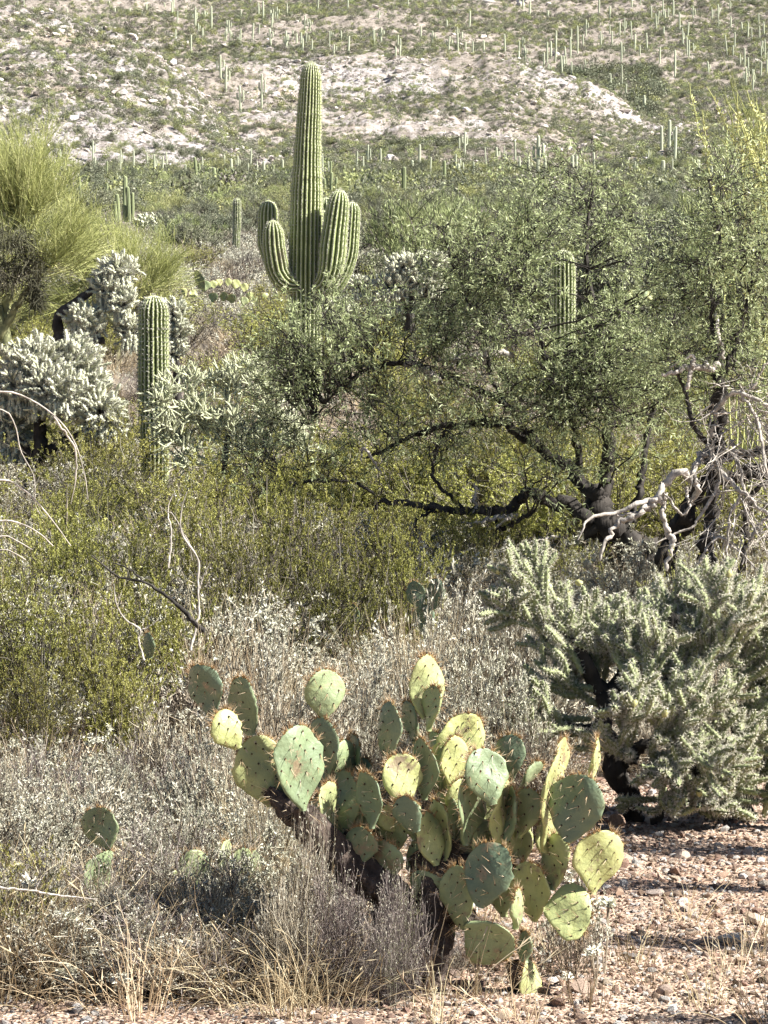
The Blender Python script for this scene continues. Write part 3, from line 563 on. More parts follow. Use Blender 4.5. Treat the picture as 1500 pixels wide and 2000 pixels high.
pads = [pads[0]] + [((q[1][0] + (q[0][0] - q[1][0]) * .62, q[1][1] + (q[0][1] - q[1][1]) * .62), q[1], q[2] * .72) + q[3:] for q in pads[1:]]
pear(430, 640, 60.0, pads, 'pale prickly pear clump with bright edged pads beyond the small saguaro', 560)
pear(1250, 600, 52.0, [((1240,588),(1236,566),22,2,0,.9), ((1256,585),(1252,562),20,1,0,.4), ((1270,586),(1268,566),20,2,.1,.9)], 'distant prickly pear with bright pads glimpsed through the mesquite crown', 580)

# ------------------------------------------------------------------ chollas
def joints_batch(mb, A, B, R, rng, S=7, K=9, sp=5, spl=.018, slot=0, sslot=1, knob=.22, gap=.016, var0=.3, spw=.0009):
    """knobbly cactus joints from A to B (N,3) with radius R (N,), and spines on their knobs"""
    N = len(A); s = np.linspace(0, 1, K); ax = B - A; L = np.linalg.norm(ax, axis=1); side = norm(np.cross(ax, rdir(N, rng)))
    P = A[:, None] + ax[:, None] * s[None, :, None] + side[:, None] * (np.sin(np.pi * s)[None, :, None] * L[:, None, None] * rng.uniform(-.05, .05, (N, 1, 1)))
    prof = np.clip(np.sin(np.pi * np.clip(s * .94 + .03, 0, 1)), 0, 1) ** .35; Rr = np.asarray(R)[:, None] * prof[None]
    V, Q = tubes(P, Rr, S); V = V.reshape(N, K, S, 3); kn = ((np.arange(K)[:, None] + np.arange(S)[None]) % 2) * 2 - 1.0
    V = P[:, :, None] + (V - P[:, :, None]) * (1 + knob * kn[None, :, :, None] + .05 * rng.normal(size=(N, K, S, 1)))
    mb.add(V, Q, np.clip((var0 + rng.uniform(-.12, .12, (N, 1, 1)) + .22 * np.maximum(kn, 0)[None] + np.zeros((N, K, S))), 0, 1).ravel(), slot, True)
    m = np.broadcast_to((kn > 0)[None], (N, K, S)); Kp = V[m]; C = np.broadcast_to(P[:, :, None], V.shape)[m]; ds = norm(Kp - C + 1e-6)
    Kp = np.repeat(Kp, sp, 0); ds = np.repeat(ds, sp, 0) + rdir(len(ds) * sp, rng) * .8
    v, f = spikes(Kp, ds, rng.uniform(.5, 1.15, len(Kp)) * spl, spw, rng); mb.add(v, f, rep(rng.uniform(0, 1, len(Kp)), 4), sslot)

def chain_cholla_kit(seed, blobs, trunkpts, trunkr, n=420, rj=.026, jl=(.07, .13), hang=.35, sp=4):
    """fuzzy pale joints crowding round branch ends (blobs: centre, radius vector) on a dark scaly trunk"""
    rng = np.random.default_rng(seed); mb = MB(); A = []; B = []
    wts = np.array([b[1][0] * b[1][2] for b in blobs]); wts = wts / wts.sum(); wood = []
    for (c, r), w in zip(blobs, wts):
        c = np.array(c); r = np.array(r); k = int(n * w); st = c + np.array([0, 0, -r[2] * .55])
        d = norm(rdir(k, rng) + np.array([0, 0, .35])); q = c + d * r * rng.uniform(.35, .95, (k, 1))
        out = norm(d * np.array([1, 1, .8]) + np.array([0, 0, .25]) + rdir(k, rng) * .5); L = rng.uniform(*jl, k)
        A.append(q); B.append(q + out * L[:, None])
        k2 = int(k * .8); id2 = rng.integers(0, k, k2); o2 = norm(out[id2] + rdir(k2, rng) * .9 + np.array([0, 0, .3])); A.append((q + out * L[:, None])[id2] - o2 * .01); B.append((q + out * L[:, None])[id2] + o2 * rng.uniform(*jl, k2)[:, None] * .7)
        kh = int(k * hang); ph = rng.uniform(0, 6.28, kh); q = c + np.stack([np.cos(ph) * r[0] * .8, np.sin(ph) * r[1] * .8, np.full(kh, -r[2] * .35)], -1) * rng.uniform(.5, 1, (kh, 1))
        for _ in range(3):                      # chains of fruit hang below
            e = q + (np.array([0, 0, -1.]) + rdir(kh, rng) * .3) * rng.uniform(.05, .08, (kh, 1)); A.append(q); B.append(e); q = e
        m = rng.integers(5, 8); tg = c + rdir(m, rng) * r * .7; wood.append((np.repeat(c[None] - np.array([[0, 0, r[2] * .8]]), m, 0), tg))
    A = np.concatenate(A); B = np.concatenate(B); R = rng.uniform(.75, 1.15, len(A)) * rj
    joints_batch(mb, A, B, R * .82, rng, 6, 6, sp, rj * 1.1, 0, 1, .28, var0=.42, spw=.0013)
    kit = [('joints', mb.mesh('joints', ['white_joint', 'saguaro_spine']), 'stuff')]
    for (p, r) in zip(trunkpts, trunkr): kit.append(('trunk', limb_mesh(p, r, 9, seed + 3, 'bark', 26, .2, 'trunk', (.2, 1), jit=.5), None))
    wb = MB()
    for a, b in wood:
        mid = (a + b) / 2 + rdir(len(a), rng) * .05; P = np.stack([a, mid, b], 1); v, q = tubes(P, np.tile([.03, .025, .015], (len(a), 1)), 5); wb.add(v, q, .4, 0, True)
    kit.append(('branches', wb.mesh('branches', ['bark']), 'stuff')); return kit
def spawn_kit(name, label, cat, u, D, kit, rz=0.0, s=1.0, group=None):
    x = (u - CXP) / FPX * D; return place(kit, name, label, cat, (x, D, float(G(x, D))), rz, s, group)
def blobs_px(u0, D, lst):
    """(u,row,dy,rx px,rz px) -> local centre and radii"""
    px = D / FPX; x0 = (u0 - CXP) * px; zb = float(G(x0, D)); out = []
    for (u, row, dy, rx, rz) in lst: out.append(((((u - u0) * px), dy, CAMZ + (HROW - row) * px - zb), (rx * px, rx * px * .85, rz * px)))
    return out
def pts_px(u0, D, lst):
    px = D / FPX; x0 = (u0 - CXP) * px; zb = float(G(x0, D)); return [((u - u0) * px, dy, CAMZ + (HROW - row) * px - zb) for (u, row, dy) in lst]
D1 = 31.0
k1 = chain_cholla_kit(1, blobs_px(60, D1, [(70, 720, 0, 62, 45), (135, 712, .1, 52, 42), (35, 760, -.1, 42, 45), (110, 765, -.2, 60, 42), (165, 760, .1, 35, 40), (200, 810, -.1, 38, 38), (20, 850, .1, 32, 45)]),
    [pts_px(60, D1, [(45, 1030, 0), (55, 960, 0), (70, 880, 0), (80, 800, 0)]), pts_px(60, D1, [(70, 890, 0), (130, 860, 0), (190, 835, -.05)]), pts_px(60, D1, [(65, 900, 0), (40, 860, .05), (25, 840, .1)])], [[.10, .085, .07, .05], [.05, .04, .03], [.05, .04, .03]], n=1700, rj=.020)
spawn_kit('chain_fruit_cholla', 'nearest white spiny cholla, a dense pale dome on a dark trunk at the left edge', 'cholla', 60, D1, k1)
D2 = 41.0
k2 = chain_cholla_kit(2, blobs_px(150, D2, [(232, 532, 0, 30, 20), (212, 565, 0, 28, 28), (240, 595, -.1, 20, 26), (163, 622, -.1, 28, 18), (185, 640, -.1, 18, 16), (252, 648, .1, 20, 18)]),
    [pts_px(150, D2, [(150, 760, 0), (125, 700, 0), (113, 660, 0), (118, 615, 0), (150, 590, 0), (195, 555, 0)]), pts_px(150, D2, [(112, 660, 0), (150, 668, -.05), (205, 664, -.1)])], [[.09, .085, .075, .065, .055, .04], [.065, .055, .04]], n=950, rj=.020)
spawn_kit('chain_fruit_cholla', 'white cholla with a bent black trunk and two pale clumps, above the nearest cholla', 'cholla', 150, D2, k2)
D3 = 43.0
k3 = chain_cholla_kit(3, blobs_px(345, D3, [(342, 615, 0, 16, 22), (345, 655, 0, 17, 30), (335, 690, 0, 14, 20)]), [pts_px(345, D3, [(345, 800, 0), (345, 700, 0), (345, 630, 0)])], [[.08, .06, .04]], n=300, rj=.019)
spawn_kit('chain_fruit_cholla', 'narrow white cholla peeping out behind the right side of the small saguaro', 'cholla', 345, D3, k3)
D4 = 52.0
k4 = chain_cholla_kit(4, blobs_px(800, D4, [(790, 520, 0, 36, 18), (845, 510, 0, 28, 14), (770, 560, 0, 40, 18), (830, 550, 0, 40, 25), (760, 590, 0, 30, 18), (700, 560, 0, 14, 14)]), [pts_px(800, D4, [(800, 760, 0), (800, 650, 0), (800, 560, 0)])], [[.12, .09, .06]], n=800, rj=.023)
spawn_kit('chain_fruit_cholla', 'bright white cholla showing above the left part of the mesquite crown', 'cholla', 800, D4, k4)
D5 = 48.0
k5 = chain_cholla_kit(5, blobs_px(662, D5, [(660, 603, 0, 24, 18), (675, 625, 0, 20, 18), (648, 630, 0, 16, 18)]), [pts_px(662, D5, [(662, 760, 0), (662, 640, 0)])], [[.09, .06]], n=170, rj=.027)
spawn_kit('chain_fruit_cholla', 'small white cholla just right of the tall saguaro trunk below its arms', 'cholla', 662, D5, k5)
D6 = 150.0
k6 = chain_cholla_kit(6, blobs_px(300, D6, [(282, 436, 0, 18, 9), (308, 438, 0, 18, 9), (322, 452, 0, 14, 9), (290, 452, 0, 18, 10)]), [pts_px(300, D6, [(322, 495, 0), (310, 470, 0), (295, 445, 0)]), pts_px(300, D6, [(300, 495, 0), (300, 470, 0), (300, 445, 0)])], [[.10, .09, .06], [.1, .09, .06]], n=300, rj=.075, jl=(.15, .28), sp=1)
spawn_kit('chain_fruit_cholla', 'distant flat topped white cholla below the left cluster of saguaros', 'cholla', 300, D6, k6)

def staghorn(seed, D0, u0, starts, n1, levels, tl, label, spread=1.0, rj=.017, sp=4, spl=.02, fruit=0, trunks=(), skin='cholla', minz=.05, tone=.32):
    rng = np.random.default_rng(seed); px = D0 / FPX; x0 = (u0 - CXP) * px; zb = float(G(x0, D0)); root = thing('staghorn_cholla', label, 'cholla', (x0, D0, zb))
    for i, (p, r) in enumerate(trunks): link('trunk', limb_mesh(pts_px(u0, D0, p), r, 10, seed + i, 'bark', 30, .2, 'trunk', (0, .8)), root)
    S = []; Dn = []
    for (u, row, dy, du, dr, ddy, k) in starts:
        c = np.array(pts_px(u0, D0, [(u, row, dy)])[0]); v = np.array([du, ddy, -dr], float); v = v / np.linalg.norm(v)
        for _ in range(k): S.append(c + rng.normal(size=3) * .04); Dn.append(norm(v + rng.normal(size=3) * .35))
    S = np.array(S); Dn = np.array(Dn); A = []; B = []; R = []; wood = []
    for lv in range(levels):
        L = rng.uniform(.6, 1.15, len(S)) * tl * (1 - .10 * lv); E = S + Dn * L[:, None]; ok = E[:, 2] > minz; S, Dn, E, L = S[ok], Dn[ok], E[ok], L[ok]
        A.append(S); B.append(E); R.append(np.full(len(S), rj * (1.15 - .07 * lv)) * rng.uniform(.85, 1.15, len(S)))
        k = 4 if lv < 1 else 3; idx = np.repeat(np.arange(len(S)), k); keep = rng.random(len(idx)) < ([1, .70, .62, .6, .7, .6] if rj > .012 else [1, .85, .8, .75, .6])[lv]; idx = idx[keep]
        t = rng.uniform(.55, 1.0, len(idx))[:, None]; S2 = S[idx] * (1 - t) + E[idx] * t; D2_ = norm(Dn[idx] + rdir(len(idx), rng) * .62 * spread + np.array([0, 0, .20])); S, Dn = S2, D2_
    A = np.concatenate(A); B = np.concatenate(B); R = np.concatenate(R); print('staghorn joints', len(A)); i = np.argsort(-np.linalg.norm(B - A, axis=1))
    LL = np.linalg.norm(B - A, axis=1)
    for sel, nm in ((rng.random(len(A)) < .5, 'branches'), (None, 'branches')):
        m = sel if sel is not None else ~prev
        prev = m; mb = MB(); joints_batch(mb, A[m], B[m], R[m], rng, 8, max(8, int(tl / .014)), sp, spl, 0, 1, .34, var0=tone, spw=.0010); link(nm, mb.mesh(nm, [skin, 'cholla_spine']), root, None, 'stuff')
    if fruit:
        idx = rng.choice(len(B), fruit); lo = B[idx][:, 2] < .9; q = B[idx]; e = q + norm(rdir(fruit, rng) + np.array([0, 0, .4])) * .035
        mb = MB(); joints_batch(mb, q, e, np.full(fruit, .014), rng, 7, 5, 0, .01, 0, 0, .1, var0=.5); link('fruit', mb.mesh('fruit', ['fruit']), root, None, 'stuff')
    return root
staghorn(21, 13.4, 1230,
    [(1150, 1310, 0, -.9, -.8, 0, 2), (1110, 1240, 0, -1, -.3, .1, 3), (1160, 1320, .1, -.3, -1, .1, 3), (1240, 1340, -.1, .2, -1, -.1, 3), (1300, 1320, .1, .6, -1, .1, 3), (1210, 1340, .2, -.2, -.9, 0, 3),
     (1140, 1410, -.1, -1, 0, -.2, 2), (1220, 1430, -.25, .0, -.2, -.5, 3), (1290, 1410, -.2, .3, -.3, -.3, 4), (1350, 1350, 0, .5, -.7, 0, 4), (1420, 1400, .1, .8, -.3, 0, 3), (1180, 1310, .25, -.3, -.9, .2, 2), (1330, 1330, .2, .3, -1, .2, 2),
     (1370, 1480, -.1, .5, 0, -.2, 3), (1330, 1560, -.1, .3, .0, -.3, 3), (1430, 1530, 0, .4, -.4, -.1, 3), (1400, 1620, -.1, -.3, 0, -.2, 2), (1270, 1370, .0, .2, -.5, 0, 3), (1490, 1350, .1, .4, -.8, 0, 3), (1400, 1310, .1, .5, -1, .1, 2), (1290, 1290, .15, .1, -1, .1, 2), (1230, 1310, .1, -.4, -1, .1, 2), (1340, 1260, 0, .6, -.7, 0, 2), (1480, 1350, .1, .5, -.9, 0, 2), (1500, 1480, 0, .3, -.5, -.1, 3), (1420, 1290, -.2, .3, -.6, -.2, 2), (1080, 1230, -.05, -1, -.2, -.1, 2), (1110, 1415, -.1, -1, -.1, 0, 2), (1260, 1500, -.2, 0, .6, -.3, 2), (1340, 1620, -.25, -.2, .6, -.2, 3), (1390, 1560, -.15, .2, .5, -.3, 4), (1440, 1590, -.1, .4, .3, -.3, 4), (1300, 1540, -.2, -.2, .6, -.3, 4), (1480, 1560, -.1, .4, 0, -.2, 4), (1360, 1640, -.2, .1, .4, -.3, 3), (1430, 1660, -.1, .2, .2, -.3, 3), (1290, 1470, -.2, .1, .2, -.4, 3), (1340, 1440, -.3, 0, .4, -.3, 2), (1460, 1620, 0, .1, -.4, -.2, 2), (1180, 1370, 0, -.4, -.3, .2, 2)],
    0, 4, .150, 'big silvery green staghorn cholla with rope like branches, behind the prickly pear on the right', 1.15, .0125, 4, .017, 70,
    [([(1250, 1625, 0), (1215, 1540, 0), (1190, 1440, 0), (1180, 1360, 0), (1130, 1270, 0), (1080, 1225, 0)], [.05, .045, .04, .034, .026, .02]),
     ([(1180, 1380, 0), (1230, 1310, 0), (1290, 1250, 0), (1330, 1200, 0)], [.04, .034, .028, .02]), ([(1450, 1700, 0), (1400, 1600, 0), (1350, 1480, 0), (1320, 1380, 0), (1300, 1290, .1)], [.045, .04, .035, .03, .02]),
     ([(1450, 1690, 0), (1460, 1560, .05), (1440, 1450, 0), (1430, 1380, 0)], [.04, .034, .03, .02]), ([(1185, 1440, 0), (1140, 1425, 0), (1080, 1410, -.05)], [.026, .02, .015]), ([(1375, 1530, 0), (1300, 1560, -.1), (1270, 1600, -.15)], [.024, .02, .014]), ([(1200, 1500, 0), (1260, 1450, -.1), (1300, 1420, -.15)], [.03, .025, .018])])
staghorn(22, 29.0, 430, [(440, 860, 0, -.3, -1, 0, 6), (520, 800, .1, .5, -1, 0, 5), (480, 760, .2, .2, -1, 0, 5), (380, 780, .1, -.4, -1, 0, 5), (550, 860, 0, .7, -.2, 0, 4), (400, 900, 0, -.4, -.2, -.1, 5), (400, 830, 0, -.8, -.6, 0, 5), (500, 840, 0, .8, -.6, 0, 6), (450, 780, .1, 0, -1, .1, 5), (360, 860, 0, -.8, -.4, -.1, 5), (470, 890, 0, .2, -.6, -.1, 8), (530, 880, 0, .6, -.5, 0, 5), (340, 800, -.2, -.9, -.4, -.3, 4)],
    0, 4, .15, 'grey thin branched cholla tangle between the small saguaro and the mesquite', 1.5, .0068, 1, .010, 0, [([(440, 1010, 0), (440, 920, 0), (445, 850, 0)], [.03, .025, .02])], minz=.12, skin='cholla', tone=.7)

# ------------------------------------------------------------------ shrubs and grasses: kits of shared meshes
def creosote_kit(seed, nl=19000, rx=.62, h=1.0, leaf=(.012, .024), stems=34):
    rng = np.random.default_rng(seed); ph = rng.uniform(0, 6.28, stems); tl = rng.uniform(.1, .75, stems)
    d = np.stack([np.cos(ph) * tl, np.sin(ph) * tl, np.ones(stems)], -1)
    P0 = grow(rng.normal(size=(stems, 3)) * [.05, .05, 0], d, rng.uniform(.7, 1.08, stems) * h, 6, .10, -.01, rng)
    v, q = tubes(P0, np.linspace(1, .3, 6)[None] * rng.uniform(.006, .010, (stems, 1)), 4); tw = MB(); tw.add(v, q, rep(rng.uniform(.1, .8, stems), 24), 0, True)
    n1 = stems * 9; p, t = on_lines(P0, n1, rng, .25, 1); P1 = grow(p, t * .8 + rdir(n1, rng) * .75 + [0, 0, .15], rng.uniform(.14, .36, n1) * h, 4, .2, .03, rng)
    v, q = tubes(P1, np.linspace(1, .4, 4)[None] * rng.uniform(.0022, .0034, (n1, 1)), 3); tw.add(v, q, rep(rng.uniform(.1, .9, n1), 12), 0)
    n2 = n1 * 3; p, t = on_lines(P1, n2, rng, .2, 1); P2 = grow(p, t + rdir(n2, rng) * .9, rng.uniform(.05, .13, n2) * h, 3, .2, .02, rng)
    v, q = tubes(P2, np.linspace(1, .5, 3)[None] * np.full((n2, 1), .0014), 3); tw.add(v, q, rep(rng.uniform(.1, 1, n2), 9), 0)
    clump = rng.normal(size=n2) * .16; idx = rng.integers(0, n2, nl); p, t = on_lines(P2, nl, rng, .1, 1, idx)
    v, f = leaves(p, t * .5 + rdir(nl, rng) + [0, 0, .3], rng.uniform(*leaf, nl), rng.uniform(.6, .95, nl) * leaf[0], rng)
    lm = MB(); lm.add(v, f, rep(np.clip(.5 + clump[idx] + rng.normal(size=nl) * .2, 0, 1), 4), 0)
    return [('twigs', tw.mesh('twigs', ['creosote_twig']), 'stuff'), ('foliage', lm.mesh('foliage', ['creosote']), 'stuff')]
def brittle_kit(seed, nl=11000, r=.5, h=.6, leaf=(.012, .027), stems=90, tan=.25, leafy=1.0, lw=.34):
    """rounded grey mound: a hemisphere of fine twigs tipped by pale narrow leaves"""
    rng = np.random.default_rng(seed); d = norm(rng.normal(size=(stems, 3)) * [1, 1, .6]); d[:, 2] = np.abs(d[:, 2]) + .25; d = norm(d)
    rr = np.sqrt((r * np.linalg.norm(d[:, :2], axis=1)) ** 2 + (h * d[:, 2]) ** 2) * rng.uniform(.65, 1, stems)
    P0 = grow(rng.normal(size=(stems, 3)) * [.04, .04, 0], d + [0, 0, .25], rr, 5, .12, -.02, rng); tw = MB()
    v, q = tubes(P0, np.linspace(1, .4, 5)[None] * rng.uniform(.0028, .0048, (stems, 1)), 3); tw.add(v, q, rep(rng.uniform(.0, .4, stems), 15), 0)
    n1 = stems * 9; p, t = on_lines(P0, n1, rng, .3, 1); P1 = grow(p, t + rdir(n1, rng) * .7 + [0, 0, .2], rng.uniform(.10, .26, n1) * r * 2, 4, .25, .05, rng)
    v, q = tubes(P1, np.linspace(1, .5, 4)[None] * rng.uniform(.0014, .0024, (n1, 1)), 3); tw.add(v, q, rep(rng.uniform(.0, .9, n1), 12), 0)
    n2 = n1 * 2; p, t = on_lines(P1, n2, rng, .25, 1); P2 = grow(p, t + rdir(n2, rng) * .9 + [0, 0, .1], rng.uniform(.04, .10, n2) * r * 2, 3, .3, .02, rng)
    v, q = tubes(P2, np.linspace(1, .5, 3)[None] * rng.uniform(.0012, .0022, (n2, 1)), 3); tw.add(v, q, rep(rng.uniform(.2, 1, n2), 9), 0)
    kit = [('twigs', tw.mesh('twigs', ['brittle_twig']), 'stuff')]
    nl = int(nl * leafy)
    if nl:
        e = P2[:, -1] / [r, r, h]; q_ = np.linalg.norm(e, axis=1); w_ = np.clip((q_ - np.quantile(q_, .35)) / .3, 0.02, 1) * (.15 + vnoise(e[:, 0] * 6 + 50, e[:, 1] * 6 + e[:, 2] * 5 + 50, seed)) ** 2; idx = rng.choice(n2, nl, p=w_ / w_.sum()); p, t = on_lines(P2, nl, rng, .3, 1, idx); L = rng.uniform(*leaf, nl)
        v, f = leaves(p, t * .6 + rdir(nl, rng) * .9 + [0, 0, .25], L, L * lw, rng); lm = MB(); lm.add(v, f, rep(np.clip(.55 + rng.normal(size=nl) * .22, 0, 1), 4), 0); kit.append(('foliage', lm.mesh('foliage', ['brittle']), 'stuff'))
    if tan > 0:
        ng = int(stems * tan * 3); ph = rng.uniform(0, 6.28, ng); p = np.stack([np.cos(ph) * r * .6, np.sin(ph) * r * .6, 0 * ph], -1) * rng.uniform(0, 1, (ng, 1)); P = grow(p, rdir(ng, rng) * .35 + [0, 0, 1], rng.uniform(.7, 1.25, ng) * h, 6, .12, -.04, rng)
        v, q = tubes(P, np.linspace(1, .3, 6)[None] * rng.uniform(.001, .0017, (ng, 1)), 3); gm = MB(); gm.add(v, q, rep(rng.uniform(.3, 1, ng), 18), 0); kit.append(('flower_stalks', gm.mesh('flower_stalks', ['grass']), 'stuff'))
    return kit
def grass_kit(seed, n=260, h=.4, r=.10, bend=.10, w=.0017):
    rng = np.random.default_rng(seed); ph = rng.uniform(0, 6.28, n); p = np.stack([np.cos(ph), np.sin(ph), 0 * ph], -1) * rng.uniform(0, r, (n, 1)); o = p / r
    P = grow(p, o * .45 + rdir(n, rng) * .3 + [0, 0, 1], rng.uniform(.45, 1.1, n) * h, 7, .10, -bend, rng)
    v, q = tubes(P, np.linspace(1, .25, 7)[None] * rng.uniform(.6, 1.2, (n, 1)) * w, 3); mb = MB(); mb.add(v, q, rep(rng.uniform(0, 1, n), 21), 0)
    m = n // 2; idx = rng.integers(0, n, m); pp, t = on_lines(P, m, rng, .55, 1, idx); v, f = leaves(pp, t + rdir(m, rng) * .6, rng.uniform(.02, .05, m), .0035, rng); mb.add(v, f, rep(rng.uniform(.4, 1, m), 4), 0)
    return [('dry_grass_clump', mb.mesh('dry_grass_clump', ['grass']), None)]
def bush_kit(seed, mat, r=1.0, h=1.6, nl=3600, leaf=(.035, .07), nb=26, wisp=.0, under=.25, lw=.4):
    """middle-distance shrub or low tree: several leaning stems, many twigs, a loose broken crown"""
    rng = np.random.default_rng(seed); ph = rng.uniform(0, 6.28, nb); tl = rng.uniform(.15, 1.1, nb) * r / h * 1.2
    P0 = grow(rng.normal(size=(nb, 3)) * [.08, .08, 0], np.stack([np.cos(ph) * tl, np.sin(ph) * tl, np.ones(nb)], -1), rng.uniform(.6, 1.05, nb) * h * np.sqrt(1 + tl ** 2) * .85, 6, .14, -.03, rng); wd = MB()
    v, q = tubes(P0, np.linspace(1, .3, 6)[None] * rng.uniform(.018, .035, (nb, 1)), 4); wd.add(v, q, rep(rng.uniform(0, 1, nb), 24), 0, True)
    n1 = nb * 8; p, t = on_lines(P0, n1, rng, .3, 1); P1 = grow(p, t + rdir(n1, rng) * .9 + [0, 0, .2], rng.uniform(.2, .5, n1) * r, 4, .25, 0, rng)
    v, q = tubes(P1, np.linspace(1, .4, 4)[None] * rng.uniform(.005, .010, (n1, 1)), 3); wd.add(v, q, rep(rng.uniform(0, 1, n1), 12), 0)
    cl = rng.normal(size=n1) * .2; idx = rng.integers(0, n1, nl); p, t = on_lines(P1, nl, rng, .1, 1, idx); p = p + rdir(nl, rng) * .07 * r
    L = rng.uniform(*leaf, nl); up = np.array([0, 0, .9 if wisp else .15]); v, f = leaves(p, t * (.9 if wisp else .4) + rdir(nl, rng) * (.45 if wisp else 1) + up, L, L * (.12 if wisp else lw), rng)
    lm = MB(); lm.add(v, f, rep(np.clip(.5 + cl[idx] + rng.normal(size=nl) * .18, 0, 1), 4), 0)
    return [('stems', wd.mesh('stems', ['scrub_wood']), 'stuff'), ('foliage', lm.mesh('foliage', [mat]), 'stuff')]
def far_clump(seed, mat, r=.5, h=.42, n=200, leaf=.085):
    rng = np.random.default_rng(seed); k = 9; c = in_ball(k, rng) * [r * .6, r * .6, h * .4] + [0, 0, h * .45]; idx = rng.integers(0, k, n)
    p = c[idx] + rdir(n, rng) * rng.uniform(.5, 1, (n, 1)) * [r * .45, r * .45, h * .45]; p[:, 2] = np.maximum(p[:, 2], .0)
    L = rng.uniform(.6, 1.3, n) * leaf; v, f = leaves(p, rdir(n, rng) + [0, 0, .3], L, L * .55, rng); mb = MB(); mb.add(v, f, rep(np.clip(.5 + rng.normal(size=n) * .22, 0, 1), 4), 0); return mb.mesh('scrub', [mat])
CRE = [creosote_kit(60 + i, nl=[30000, 21000, 26000, 16000][i], stems=[34, 24, 30, 36][i], leaf=(.011, .021)) for i in range(4)]
def shade_dark_kit(seed, nl):
    k = creosote_kit(seed, nl=nl); k[1][1].materials[0] = M['creosote_dark_shade']; return k
DRK = [shade_dark_kit(160 + i, 16000) for i in range(2)]
BRI = [brittle_kit(70 + i, tan=[.4, .9, .6, 1.1][i]) for i in range(4)]
MND = [brittle_kit(75 + i, nl=22000, stems=110, tan=.5, leaf=(.010, .022)) for i in range(2)]
BARE = [brittle_kit(80 + i, nl=1500, tan=.2, stems=110) for i in range(2)]
GRA = [grass_kit(90 + i, h=[.42, .35, .5, .3][i], bend=[.05, .12, .03, .16][i]) for i in range(4)]
BSH = {'grey': [bush_kit(110 + i, 'scrub', nl=9500) for i in range(4)], 'light': [bush_kit(120 + i, 'scrub_light', nl=8000, leaf=(.06, .13), wisp=1) for i in range(3)], 'olive': [bush_kit(130 + i, 'creosote', nl=6500, leaf=(.03, .06)) for i in range(3)], 'dead': [bush_kit(140 + i, 'scrub_grey', nl=3500, leaf=(.03, .07), lw=.25) for i in range(2)]}
rngp = np.random.default_rng(77)
def plant(kits, name, label, cat, u, d, wh, group=None, rng=rngp, sz=None, sink=.02):
    x = (u - CXP) / FPX * d; k = kits[int(rng.integers(len(kits)))]
    return place(k, name, label, cat, (x, d, float(G(x, d)) - sink), rng.uniform(0, 6.28), (wh[0], wh[0], wh[1]), group)
# (u, top row, distance, half width in photo columns): height follows from where the ground is
def fit(kits, name, label, cat, u, top, d, hw, r0, h0, group=None):
    px = d / FPX; x = (u - CXP) * px; z = float(G(x, d)); H = CAMZ + (HROW - top) * px - z
    return plant(kits, name, label, cat, u, d, (hw * px / r0, max(H, .1) / h0), group)
gB = 'pale grey brittlebushes in the foreground'
for (u, top, d, hw, lab, kk) in [
    (520, 1235, 12.6, 185, 'large pale mound of brittlebush directly behind the left pads of the prickly pear', BRI), (690, 1300, 13.2, 130, 'grey brittlebush mound between the prickly pear and the dark creosote thicket', BRI), (820, 1190, 14.3, 150, 'grass topped grey bush behind the tallest pad of the prickly pear', BRI),
    (940, 1140, 14.8, 150, 'tall pale twiggy bush left of the staghorn cholla', BRI), (1030, 1180, 15.2, 110, 'grey twiggy bush behind the left arm of the staghorn cholla', BARE), (930, 1290, 13.0, 150, 'dense grey mound right behind the central pads', BRI), (1040, 1400, 12.6, 100, 'bare grey bush in the gap between prickly pear and staghorn cholla', BARE),
    (330, 1370, 12.6, 140, 'dark twiggy brittlebush left of the prickly pear', BARE), (140, 1440, 12.4, 150, 'dark bare bursage thicket at the left edge', BARE), (430, 1420, 11.5, 130, 'leafy white brittlebush just left of the prickly pear trunk', BRI), (250, 1480, 11.6, 130, 'silver brittlebush above the small dark topped prickly pear', BRI),
    (130, 1560, 10.8, 110, 'bright silvery brittlebush above the half buried prickly pear', BRI), (20, 1480, 11.4, 100, 'grey brush at the left frame edge', BARE), (520, 1530, 10.6, 110, 'grey brush tangled in the lower left pads', BRI), (370, 1560, 10.6, 100, 'silver brush behind the low pale pads', BRI), (300, 1610, 10.2, 90, 'grass filled brush between the two small prickly pears', BRI),
    (60, 1650, 9.7, 90, 'leafy grey brush at the lower left corner', BRI), (240, 1720, 9.5, 90, 'low twiggy brush right of the half buried prickly pear', BRI), (450, 1740, 9.4, 80, 'low tangled brush left of the dark twiggy bursage', BRI), (130, 1800, 9.1, 90, 'low grey brush in the lower left corner', BARE), (330, 1780, 9.2, 80, 'straw coloured brush above the dark shadow on the ground', BARE),
    (1080, 1450, 14.6, 80, 'grey brush under the staghorn cholla', BARE), (1270, 1400, 15.0, 130, 'bare grey brush behind the lower staghorn cholla branches', BARE), (1440, 1400, 15.4, 120, 'bare brush in the right corner behind the staghorn cholla', BARE), (1180, 1500, 15.0, 70, 'low bare brush beside the staghorn cholla trunk', BARE)]:
    fit(MND if any(w in lab for w in ('mound', 'silver', 'silvery', 'white')) else kk, 'brittlebush' if kk is BRI else 'bursage', lab, 'shrub', u, top, d, hw, .52, .62)
